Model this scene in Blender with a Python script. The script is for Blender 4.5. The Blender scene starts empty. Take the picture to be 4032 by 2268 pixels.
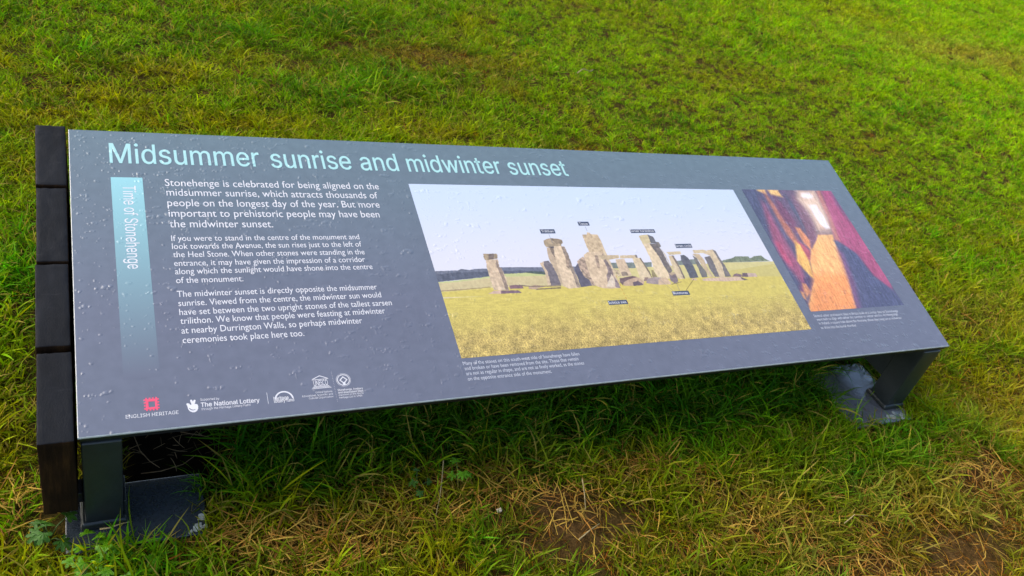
import bpy, bmesh, math, json
import numpy as np
from mathutils import Vector, Matrix
R_ = np.random.RandomState
rad = math.radians
SC = bpy.context.scene
COL = SC.collection

# ------------------------------------------------------------------ camera, sky, sun, exposure
cam = bpy.data.cameras.new('camera')
cam.sensor_width = 36.0
cam.lens = 3295.26 / 4032.0 * 36.0
cam.clip_start = 0.02
cam.clip_end = 1200
cam.dof.use_dof = True
cam.dof.focus_distance = 1.45
cam.dof.aperture_fstop = 8.0
co = bpy.data.objects.new('camera', cam)
COL.objects.link(co)
right = Vector((0.89263, -0.37242, 0.254)); down = Vector((-0.03883, -0.62488, -0.77976)); fwd = Vector((0.44912, 0.68617, -0.57224))
M = Matrix((right, -down, -fwd)).transposed().to_4x4()
M.translation = Vector((0.02406, -0.87203, 1.16924))
co.matrix_world = M
SC.camera = co

SUN_EL, SUN_AZ = 42.0, -62.0          # azimuth measured from +Y towards +X (soft sun through thin cloud, from the left and a little behind)
w = bpy.data.worlds.new('World'); SC.world = w; w.use_nodes = True
wn = w.node_tree.nodes; wl = w.node_tree.links
sky = wn.new('ShaderNodeTexSky'); sky.sky_type = 'NISHITA'; sky.sun_disc = False
sky.sun_elevation = rad(SUN_EL); sky.sun_rotation = rad(SUN_AZ)
sky.air_density = 1.0; sky.dust_density = 3.0; sky.ozone_density = 1.0
wn['Background'].inputs['Strength'].default_value = 0.15
wl.new(sky.outputs[0], wn['Background'].inputs['Color'])
sl = bpy.data.lights.new('sun', 'SUN'); sl.energy = 1.0; sl.angle = rad(66); sl.color = (1.0, 0.95, 0.86)
so = bpy.data.objects.new('sun', sl); COL.objects.link(so)
a, e = rad(SUN_AZ), rad(SUN_EL)
sd = Vector((math.sin(a) * math.cos(e), math.cos(a) * math.cos(e), math.sin(e)))
so.rotation_euler = sd.to_track_quat('Z', 'Y').to_euler(); so.location = sd * 30
SC.view_settings.view_transform = 'Standard'; SC.view_settings.look = 'None'
SC.view_settings.exposure = 1.22; SC.view_settings.gamma = 1.0; SC.view_settings.use_curve_mapping = False
SC.cycles.max_bounces = 8; SC.cycles.transparent_max_bounces = 8
SC.cycles.use_denoising = True

# ------------------------------------------------------------------ helpers
W, H, T, Z0 = 1.800, 0.58607, 0.27359, 0.210      # panel size, tilt, height of its front lower edge
cT, sT = math.cos(T), math.sin(T)

def lin(c):
    return tuple(((v / 255.0) / 12.92 if v / 255.0 <= 0.04045 else ((v / 255.0 + 0.055) / 1.055) ** 2.4) for v in c)

def tag(o, label=None, cat=None, group=None, kind=None):
    if label: o['label'] = label
    if cat: o['category'] = cat
    if group: o['group'] = group
    if kind: o['kind'] = kind
    return o

def empty(name, loc=(0, 0, 0), rot=(0, 0, 0)):
    o = bpy.data.objects.new(name, None); COL.objects.link(o); o.location = loc; o.rotation_euler = rot
    o.empty_display_size = 0.05
    return o

def mesh_obj(name, verts, faces, mat, parent=None, smooth=False, mats=None):
    me = bpy.data.meshes.new(name)
    me.from_pydata([tuple(map(float, v)) for v in verts], [], [tuple(f) for f in faces]); me.update()
    for m in ([mat] if mat else []) + list(mats or []): me.materials.append(m)
    if smooth: me.polygons.foreach_set('use_smooth', [True] * len(me.polygons))
    o = bpy.data.objects.new(name, me); COL.objects.link(o)
    if parent: o.parent = parent
    return o

def lattice(seed, n=64):
    return R_(seed).rand(n, n)

def vnoise(x, y, scale, seed, oct=3):
    """smooth value noise, 0..1"""
    L = lattice(seed); n = L.shape[0]; s = 0; a = 1; tot = 0
    x = np.asarray(x, float) / scale; y = np.asarray(y, float) / scale
    for o in range(oct):
        xi = np.floor(x).astype(int); yi = np.floor(y).astype(int); fx = x - xi; fy = y - yi
        fx = fx * fx * (3 - 2 * fx); fy = fy * fy * (3 - 2 * fy)
        g = lambda i, j: L[(i + o * 7) % n, (j + o * 13) % n]
        s = s + a * ((g(xi, yi) * (1 - fx) + g(xi + 1, yi) * fx) * (1 - fy) + (g(xi, yi + 1) * (1 - fx) + g(xi + 1, yi + 1) * fx) * fy)
        tot += a; a *= 0.5; x = x * 2.03 + 5.1; y = y * 2.03 + 9.7
    return s / tot

def sstep(a, b, x):
    t = np.clip((np.asarray(x, float) - a) / (b - a), 0, 1); return t * t * (3 - 2 * t)

def rbox(name, lo, hi, r, mat, parent=None, n=(4, 4, 4), shear=None, jit=0.0, seed=1, jscale=0.02):
    """a box with rounded edges; shear(x,y,z)->xyz bends it, jit roughens it"""
    lo = np.array(lo, float); hi = np.array(hi, float)
    ax = []
    for k in range(3):
        c = np.linspace(lo[k] + r, hi[k] - r, n[k] + 1)
        ax.append(np.unique(np.concatenate([[lo[k], lo[k] + r * .45], c, [hi[k] - r * .45, hi[k]]])))
    vid = {}; V = []; F = []
    def vert(i, j, k):
        key = (i, j, k)
        if key not in vid:
            p = np.array([ax[0][i], ax[1][j], ax[2][k]]); inn = np.clip(p, lo + r, hi - r); d = p - inn; L = np.linalg.norm(d)
            vid[key] = len(V); V.append(inn + d / L * r if L > 1e-9 else p)
        return vid[key]
    N = [len(q) - 1 for q in ax]
    for i in range(N[0]):
        for j in range(N[1]):
            F.append((vert(i, j, 0), vert(i, j + 1, 0), vert(i + 1, j + 1, 0), vert(i + 1, j, 0)))
            F.append((vert(i, j, N[2]), vert(i + 1, j, N[2]), vert(i + 1, j + 1, N[2]), vert(i, j + 1, N[2])))
        for k in range(N[2]):
            F.append((vert(i, 0, k), vert(i + 1, 0, k), vert(i + 1, 0, k + 1), vert(i, 0, k + 1)))
            F.append((vert(i, N[1], k), vert(i, N[1], k + 1), vert(i + 1, N[1], k + 1), vert(i + 1, N[1], k)))
    for j in range(N[1]):
        for k in range(N[2]):
            F.append((vert(0, j, k), vert(0, j, k + 1), vert(0, j + 1, k + 1), vert(0, j + 1, k)))
            F.append((vert(N[0], j, k), vert(N[0], j + 1, k), vert(N[0], j + 1, k + 1), vert(N[0], j, k + 1)))
    V = np.array(V)
    if jit:
        for k in range(3):
            nn = vnoise(V[:, 0] * 1.3 + V[:, 2] * .7 + k, V[:, 1] + V[:, 2] * .8 + k * 3, jscale, seed + k, 3) - .5
            V[:, k] += nn * 2 * jit
    if shear: V = np.array([shear(*v) for v in V])
    o = mesh_obj(name, V, F, mat, parent, smooth=True)
    b = bmesh.new(); b.from_mesh(o.data); bmesh.ops.recalc_face_normals(b, faces=b.faces); b.to_mesh(o.data); b.free()
    return o

# ------------------------------------------------------------------ materials
def mat(name):
    m = bpy.data.materials.new(name); m.use_nodes = True
    nt = m.node_tree; return m, nt, nt.nodes['Principled BSDF']

def nd(nt, t, **kw):
    n = nt.nodes.new(t)
    for k, v in kw.items(): setattr(n, k, v)
    return n

def noise_tex(nt, scale, detail=4, rough=.6, coord='Object', stretch=None, dist=0):
    tc = nd(nt, 'ShaderNodeTexCoord'); src = tc.outputs[coord]
    if stretch:
        mp = nd(nt, 'ShaderNodeMapping'); mp.inputs['Scale'].default_value = stretch
        nt.links.new(src, mp.inputs['Vector']); src = mp.outputs['Vector']
    n = nd(nt, 'ShaderNodeTexNoise'); n.inputs['Scale'].default_value = scale; n.inputs['Detail'].default_value = detail
    n.inputs['Roughness'].default_value = rough; n.inputs['Distortion'].default_value = dist
    nt.links.new(src, n.inputs['Vector']); return n

def ramp(nt, src, stops):
    r = nd(nt, 'ShaderNodeValToRGB'); el = r.color_ramp.elements
    while len(el) < len(stops): el.new(0.5)
    for q, (p, c) in zip(el, stops): q.position = p; q.color = tuple(c) + (1,) if len(c) == 3 else c
    nt.links.new(src, r.inputs['Fac']); return r

def mixc(nt, f, a, b, mode='MIX'):
    m = nd(nt, 'ShaderNodeMix', data_type='RGBA', blend_type=mode)
    for k, v in (('Factor', f), ('A', a), ('B', b)):
        s = [q for q in m.inputs if q.name == k and (q.type == 'VALUE' if k == 'Factor' else q.type == 'RGBA')][0]
        if isinstance(v, (int, float)): s.default_value = v
        elif isinstance(v, tuple): s.default_value = v + (1,) if len(v) == 3 else v
        else: nt.links.new(v, s)
    return [q for q in m.outputs if q.type == 'RGBA'][0]

def bump(nt, h, strength, dist, bsdf, normal_in=None):
    b = nd(nt, 'ShaderNodeBump'); b.inputs['Strength'].default_value = strength; b.inputs['Distance'].default_value = dist
    nt.links.new(h, b.inputs['Height'])
    if normal_in is not None: nt.links.new(normal_in, b.inputs['Normal'])
    if bsdf is not None: nt.links.new(b.outputs[0], bsdf.inputs['Normal'])
    return b

# ---- rain drops on the panel: one height field shared by everything printed on it (metres -> image)
PX = 2000.0                                        # samples per metre
DW, DH = int(W * PX), int(H * PX)
def make_drops():
    rs = R_(11); h = np.zeros((DH, DW), np.float32)
    def stamp(cx, cy, r, lob, ph, st, hh):
        R = int(r * 1.7 * PX * max(1, st)) + 2; x0, y0 = int(cx * PX), int(cy * PX)
        xa, xb, ya, yb = max(0, x0 - R), min(DW, x0 + R), max(0, y0 - R), min(DH, y0 + R)
        if xa >= xb or ya >= yb: return
        X, Y = np.meshgrid((np.arange(xa, xb) + .5) / PX - cx, (np.arange(ya, yb) + .5) / PX - cy)
        X = X / st
        th = np.arctan2(Y, X); rr = r * (1 + lob[0] * np.cos(2 * th + ph[0]) + lob[1] * np.cos(3 * th + ph[1]) + lob[2] * np.cos(5 * th + ph[2]))
        q = np.clip(1 - (np.hypot(X, Y) / rr) ** 2, 0, 1)
        ex = 1.05 - .80 * np.clip(np.sin(th), 0, 1) ** .9      # the drop sags: gentle above, steep along its lower rim
        v = (hh * q ** ex).astype(np.float32)
        h[ya:yb, xa:xb] = np.maximum(h[ya:yb, xa:xb], v)
    n = 0
    while n < 9500:
        x, y = rs.rand() * W, rs.rand() * H
        dens = .55 + .45 * sstep(.15, .5, x) if y > .25 else 1.0
        if x < .14 and y > .42: dens *= .45
        if y > .505 and .05 < x < .42: dens *= .35
        dens *= .55 + .9 * float(vnoise(x, y, .09, 5, 2))
        if rs.rand() > dens: continue
        r = min(.0056, .0006 + rs.gamma(2.0, .00052))
        stamp(x, y, r, rs.uniform(0, [.18, .16, .08]), rs.rand(3) * 6.28, rs.uniform(.8, 1.35), r * rs.uniform(.18, .31)); n += 1
        if r > .0026 and rs.rand() < .7:             # a merged, crooked neighbour
            for q in range(rs.randint(1, 4)):
                an = rs.uniform(-.6, .6) + (math.pi if rs.rand() < .5 else 0)
                stamp(x + math.cos(an) * r * (1.2 + q * .9), y + math.sin(an) * r * 1.1, r * rs.uniform(.45, .85), rs.uniform(0, [.2, .15, .1]), rs.rand(3) * 6.28, rs.uniform(.9, 1.5), r * .24)
        if r > .0034 and rs.rand() < .25:            # a short run below a heavy drop
            for q in range(rs.randint(2, 6)):
                stamp(x + rs.normal() * .0004, y + r * .7 * (q + 1), r * .5, rs.uniform(0, [.1, .1, .1]), rs.rand(3) * 6.28, .8, r * .13)
    # very soft film unevenness
    k = np.array([.25, .5, .25], np.float32)
    for _ in range(1):
        h = np.apply_along_axis(lambda m: np.convolve(m, k, 'same'), 0, h).astype(np.float32)
        h = np.apply_along_axis(lambda m: np.convolve(m, k, 'same'), 1, h).astype(np.float32)
    return h
drop_h = make_drops()
drop_img = bpy.data.images.new('rain_drop_relief', DW, DH, float_buffer=True, is_data=True)
buf = np.ones((DH, DW, 4), np.float32); buf[..., :3] = (drop_h[::-1] / .0025)[..., None]
drop_img.pixels.foreach_set(buf.ravel()); drop_img.update(); drop_img.pack()

def film(nt, t, p):
    """clear water over the ink: the drops shape the reflecting surface, the ink below stays flat"""
    b = bump(nt, t.outputs['Color'], 1.0, 0.0025, None); nt.links.new(b.outputs[0], p.inputs['Coat Normal'])
    bump(nt, t.outputs['Color'], .45, 0.0025, p)
    p.inputs['Coat Weight'].default_value = 1.0; p.inputs['Coat IOR'].default_value = 1.55; p.inputs['Coat Roughness'].default_value = .17
    p.inputs['Specular IOR Level'].default_value = 0.0; p.inputs['Roughness'].default_value = .6

def wet_print(name, color=None, img=None, vcol=None, vary=True):
    """printed laminate under rain drops; UV = panel coordinates / (W, H)"""
    m, nt, p = mat(name)
    uv = nd(nt, 'ShaderNodeUVMap'); uv.uv_map = 'panel'
    t = nd(nt, 'ShaderNodeTexImage'); t.image = drop_img; t.interpolation = 'Cubic'; t.extension = 'EXTEND'
    nt.links.new(uv.outputs[0], t.inputs['Vector'])
    film(nt, t, p)
    if img is not None:
        u2 = nd(nt, 'ShaderNodeUVMap'); u2.uv_map = 'print'
        ti = nd(nt, 'ShaderNodeTexImage'); ti.image = img; ti.interpolation = 'Cubic'; ti.extension = 'EXTEND'
        nt.links.new(u2.outputs[0], ti.inputs['Vector']); nt.links.new(ti.outputs['Color'], p.inputs['Base Color'])
    elif vcol:
        at = nd(nt, 'ShaderNodeAttribute'); at.attribute_name = vcol
        nt.links.new(at.outputs['Color'], p.inputs['Base Color'])
    else:
        if vary:
            n = noise_tex(nt, 5, 5, .6); c2 = tuple(v * 1.16 for v in color)
            r = ramp(nt, n.outputs['Fac'], [(.3, color), (.75, c2)]); nt.links.new(r.outputs[0], p.inputs['Base Color'])
        else: p.inputs['Base Color'].default_value = color + (1,)
    return m

PRINT_K = (0.715, 0.67, 0.655)
def pc(c):
    """ink colour (0-255 as seen in daylight) -> reflectance"""
    return tuple(max(0.003, v * k) for v, k in zip(lin(c), PRINT_K))

# ------------------------------------------------------------------ ground
BLOBS = [  # x, y, rx, ry, kind, strength
    (.95, -.26, .10, .03, 'brown', .8), (1.25, -.33, .10, .04, 'straw', .9), (1.55, -.24, .14, .05, 'straw', .8), (1.48, -.44, .12, .05, 'brown', .9), (1.95, -.27, .12, .06, 'brown', .7), (2.2, -.05, .16, .07, 'straw', .6), (.56, -.09, .05, .03, 'brown', .7), (.33, -.06, .04, .03, 'brown', .6), (.90, -.06, .06, .02, 'brown', .6), (2.1, .45, .14, .08, 'olive', .8),
    (.78, -.160, .13, .065, 'bare', 1.0), (.77, -.09, .05, .03, 'brown', .9), (.42, -.115, .05, .03, 'straw', 1.0), (.36, -.12, .05, .03, 'brown', .7),
    (1.08, -.12, .06, .03, 'brown', .8), (1.10, -.235, .04, .03, 'bare', .9), (1.80, -.20, .09, .05, 'brown', .9), (2.0, -.11, .15, .05, 'straw', .5),
    (1.62, -.40, .15, .09, 'bare', .9), (1.86, -.22, .06, .04, 'bare', .8), (1.34, -.36, .06, .04, 'bare', .8), (1.38, -.33, .09, .05, 'brown', .8), (1.75, -.33, .25, .12, 'straw', .65), (1.18, -.2, .1, .06, 'straw', .6), (1.30, -.24, .12, .05, 'brown', .5),
    (.50, -.03, .07, .03, 'brown', .8), (.70, -.01, .10, .03, 'brown', .6), (.66, -.06, .05, .04, 'brown', .6), (1.0, -.04, .05, .02, 'brown', .4), (.28, -.1, .04, .03, 'brown', .6), (.22, -.06, .03, .02, 'straw', .5),
    (.62, -.15, .045, .05, 'fresh', 1.2), (.88, -.12, .05, .05, 'fresh', 1.1), (1.03, -.22, .05, .05, 'fresh', .8), (.10, -.08, .05, .03, 'fresh', 1.0), (.20, -.11, .04, .03, 'fresh', .7), (.49, -.1, .04, .05, 'fresh', .6), (1.35, -.1, .08, .04, 'fresh', .5),
    (1.17, 1.84, .28, .10, 'brown', .75), (1.35, 1.65, .12, .06, 'brown', .6), (.60, 1.71, .12, .08, 'brown', .5), (.46, 1.30, .2, .05, 'olive', 1.0), (.24, 1.56, .15, .08, 'olive', .8), (1.50, 1.23, .10, .04, 'brown', .9), (1.0, 1.30, .25, .12, 'olive', .8),
    (.50, 1.87, .12, .08, 'dark', .7), (.85, 2.05, .22, .12, 'dark', 1.0), (.95, 1.65, .12, .12, 'dark', .8), (.60, 1.50, .08, .05, 'dark', .7), (.35, 1.15, .06, .04, 'fresh', .6), (.02, 1.16, .10, .04, 'straw', .4), (.75, 1.5, .1, .05, 'dark', .6),
    (5.24, 2.68, .75, .22, 'strawy', 1.0), (4.6, 3.2, .5, .2, 'olive', .5), (2.6, 1.95, .35, .15, 'olive', .6), (2.9, 1.35, .25, .1, 'olive', .5), (2.2, 2.6, .6, .25, 'olive', .35),
    (-.12, .62, .05, .12, 'fresh', .8), (-.12, .25, .05, .1, 'olive', .7), (-.09, .07, .03, .03, 'straw', .15), (-.12, 1.02, .06, .08, 'olive', .7),
    (2.3, .55, .2, .1, 'olive', .6), (1.98, .2, .12, .06, 'brown', .45), (2.4, .9, .15, .08, 'dark', .5), (2.0, .75, .1, .06, 'dark', .5), (2.6, .3, .3, .1, 'straw', .4),
]
def blobs(x, y, kind):
    wx = x + (vnoise(x, y, .09, 21, 3) - .5) * .12; wy = y + (vnoise(x, y, .09, 22, 3) - .5) * .09
    s = np.zeros_like(x)
    for bx, by, rx, ry, k, st in BLOBS:
        if k == kind: s = np.maximum(s, st * np.exp(-(((wx - bx) / rx) ** 2 + ((wy - by) / ry) ** 2) * .9))
    return s

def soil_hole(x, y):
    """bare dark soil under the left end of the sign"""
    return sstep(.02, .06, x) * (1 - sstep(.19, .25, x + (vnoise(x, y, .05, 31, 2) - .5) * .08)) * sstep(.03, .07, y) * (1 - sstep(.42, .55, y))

def ground_z(x, y):
    z = (vnoise(x, y, .35, 41, 3) - .5) * .035 + (vnoise(x, y, 2.5, 42, 2) - .5) * .10 * sstep(.8, 3, np.hypot(x - .9, y))
    near = np.minimum(sstep(.10, .22, np.hypot(np.maximum(0, np.abs(x - .075) - .1), np.maximum(0, np.abs(y - .04) - .08))),
                      sstep(.10, .22, np.hypot(np.maximum(0, np.abs(x - 1.695) - .1), np.maximum(0, np.abs(y - .06) - .1))))
    z = z * (.15 + .85 * near)
    z = z - .012 * soil_hole(x, y)
    far = np.hypot(x, y)
    return z + sstep(12, 80, far) * (vnoise(x, y, 40, 43, 2) - .5) * 1.5

def axis(lo, hi, step):
    c = list(np.arange(lo, hi + 1e-6, step)); s = step
    a = [lo]; b = [hi]; s = step
    while b[-1] < 400: s *= 1.35; b.append(b[-1] + s); a.append(a[-1] - s)
    return np.array(sorted(set(a[1:] + c + b[1:])))
gx, gy = axis(-1, 7, .04), axis(-1, 5, .04)
X, Y = np.meshgrid(gx, gy)
Zg = ground_z(X, Y)
V = np.stack([X.ravel(), Y.ravel(), Zg.ravel()], 1)
nx_, ny_ = len(gx), len(gy)
ii, jj = np.meshgrid(np.arange(nx_ - 1), np.arange(ny_ - 1)); k0 = (jj * nx_ + ii).ravel()
F = np.stack([k0, k0 + 1, k0 + nx_ + 1, k0 + nx_], 1)
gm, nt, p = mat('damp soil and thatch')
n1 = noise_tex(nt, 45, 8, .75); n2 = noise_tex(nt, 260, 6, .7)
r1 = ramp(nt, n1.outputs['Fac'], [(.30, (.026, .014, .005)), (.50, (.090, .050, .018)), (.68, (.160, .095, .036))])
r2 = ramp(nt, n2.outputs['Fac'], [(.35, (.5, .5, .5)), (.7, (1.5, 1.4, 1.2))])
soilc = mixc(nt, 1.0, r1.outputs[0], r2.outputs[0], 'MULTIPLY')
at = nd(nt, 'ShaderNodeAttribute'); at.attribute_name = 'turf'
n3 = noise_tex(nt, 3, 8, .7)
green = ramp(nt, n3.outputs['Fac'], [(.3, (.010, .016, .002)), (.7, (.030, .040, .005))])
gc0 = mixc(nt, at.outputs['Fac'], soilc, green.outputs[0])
at2 = nd(nt, 'ShaderNodeAttribute'); at2.attribute_name = 'soil_shade'
gc = mixc(nt, at2.outputs['Fac'], gc0, (.007, .005, .003))  # shade under the board mixed into the bare soil's colour as near-black
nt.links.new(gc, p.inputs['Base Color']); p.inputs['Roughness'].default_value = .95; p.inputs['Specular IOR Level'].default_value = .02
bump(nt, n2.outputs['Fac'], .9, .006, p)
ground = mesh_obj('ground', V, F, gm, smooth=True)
tag(ground, kind='structure')
tf = .55 + .45 * sstep(7, 10, np.hypot(X - 2, Y - 1)).ravel()
tf *= 1 - .9 * np.clip(blobs(X.ravel(), Y.ravel(), 'bare') + blobs(X.ravel(), Y.ravel(), 'brown') + soil_hole(X.ravel(), Y.ravel()), 0, 1)
al = ground.data.attributes.new('turf', 'FLOAT', 'POINT'); al.data.foreach_set('value', tf.astype(np.float32))
al = ground.data.attributes.new('soil_shade', 'FLOAT', 'POINT'); al.data.foreach_set('value', np.clip(soil_hole(X.ravel(), Y.ravel()) * 1.5, 0, 1).astype(np.float32))

# ------------------------------------------------------------------ grass: one countless mass
def leaf_mat(name, rough=.5, trans=.45):
    m, nt, p = mat(name)
    ti = nd(nt, 'ShaderNodeAttribute', attribute_type='INSTANCER'); ti.attribute_name = 'tint'
    bl = nd(nt, 'ShaderNodeAttribute'); bl.attribute_name = 'blade'
    sp = nd(nt, 'ShaderNodeSeparateColor'); nt.links.new(bl.outputs['Color'], sp.inputs[0])
    # per blade: brightness, hue, some dead blades; near the root every blade turns to one dull olive tone
    br = nd(nt, 'ShaderNodeMapRange'); br.inputs['To Min'].default_value = .42; br.inputs['To Max'].default_value = 1.75
    nt.links.new(sp.outputs['Red'], br.inputs['Value'])
    c1 = mixc(nt, 1.0, ti.outputs['Color'], br.outputs[0], 'MULTIPLY')
    hs = nd(nt, 'ShaderNodeHueSaturation'); hm = nd(nt, 'ShaderNodeMapRange')
    hm.inputs['To Min'].default_value = .472; hm.inputs['To Max'].default_value = .525; nt.links.new(sp.outputs['Blue'], hm.inputs['Value'])
    nt.links.new(hm.outputs[0], hs.inputs['Hue']); nt.links.new(c1, hs.inputs['Color'])
    dead = nd(nt, 'ShaderNodeMath', operation='GREATER_THAN'); dead.inputs[1].default_value = .90; nt.links.new(sp.outputs['Red'], dead.inputs[0])
    c2 = mixc(nt, dead.outputs[0], hs.outputs[0], (.34, .27, .05))
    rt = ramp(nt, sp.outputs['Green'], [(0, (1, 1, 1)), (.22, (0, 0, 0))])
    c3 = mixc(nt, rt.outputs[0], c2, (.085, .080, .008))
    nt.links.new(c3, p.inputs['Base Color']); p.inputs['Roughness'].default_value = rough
    p.inputs['Specular IOR Level'].default_value = .06
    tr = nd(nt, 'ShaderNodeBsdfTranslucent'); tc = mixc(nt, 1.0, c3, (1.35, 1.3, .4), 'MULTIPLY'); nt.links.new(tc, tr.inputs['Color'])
    mx = nd(nt, 'ShaderNodeMixShader'); mx.inputs[0].default_value = trans
    nt.links.new(p.outputs[0], mx.inputs[1]); nt.links.new(tr.outputs[0], mx.inputs[2])
    nt.links.new(mx.outputs[0], nt.nodes['Material Output'].inputs['Surface'])
    return m
grass_m = leaf_mat('grass blades')

def tuft(rs, n, spread, lmin, lmax, wmin, wmax, upr, curl, seg=4):
    """n bent ribbons; returns verts, quads, per-vertex (random, along, hue)"""
    V = []; F = []; A = []
    for b in range(n):
        an = rs.rand() * 6.283; rr = spread * math.sqrt(rs.rand())
        bx, by = math.cos(an) * rr, math.sin(an) * rr
        az = rs.rand() * 6.283; el = rad(np.clip(rs.normal(upr, 17), 8, 88)); L = rs.uniform(lmin, lmax); wd = rs.uniform(wmin, wmax)
        tw = rs.normal() * .9; p = np.array([bx, by, -.004]); cr = rs.uniform(.4, 1.4) * curl; q = rs.rand(); hu = rs.rand(); i0 = len(V); yaw = rs.normal() * .5
        for s in range(seg + 1):
            t = s / seg; d = np.array([math.cos(az) * math.cos(el), math.sin(az) * math.cos(el), math.sin(el)])
            side = np.cross(d, [0, 0, 1.0]); side /= (np.linalg.norm(side) + 1e-9); up = np.cross(side, d)
            sv = side * math.cos(tw) + up * math.sin(tw)
            ww = wd * (.55 + .9 * t if t < .5 else (1.0 - ((t - .5) / .5) ** 1.7)) * .5
            if s == seg: ww = wd * .04
            V.append(p + sv * ww); V.append(p - sv * ww); A += [(q, t, hu), (q, t, hu)]
            p = p + d * L / seg; el -= rad(cr) / seg; az += yaw / seg; tw += rs.normal() * .15
            if p[2] < .002 and s > 0: el = max(el, rad(2)); p[2] = max(p[2], .001)
        for s in range(seg):
            k = i0 + 2 * s; F.append((k, k + 1, k + 3, k + 2))
    return V, F, A

rs = R_(3)
CLS = {'lawn': [], 'long': [], 'thatch': [], 'fresh': []}; tufts = []
for k in range(10): CLS['lawn'].append(len(tufts)); tufts.append(tuft(rs, 38, .024, .014, .040, .0015, .0031, 50, 52))
for k in range(6): CLS['long'].append(len(tufts)); tufts.append(tuft(rs, 20, .028, .05, .105, .0020, .0036, 60, 75, 5))
for k in range(6): CLS['thatch'].append(len(tufts)); tufts.append(tuft(rs, 24, .032, .018, .055, .0009, .0020, 14, 18))
for k in range(5): CLS['fresh'].append(len(tufts)); tufts.append(tuft(rs, 30, .026, .035, .068, .0020, .0034, 62, 55, 5))

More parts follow.
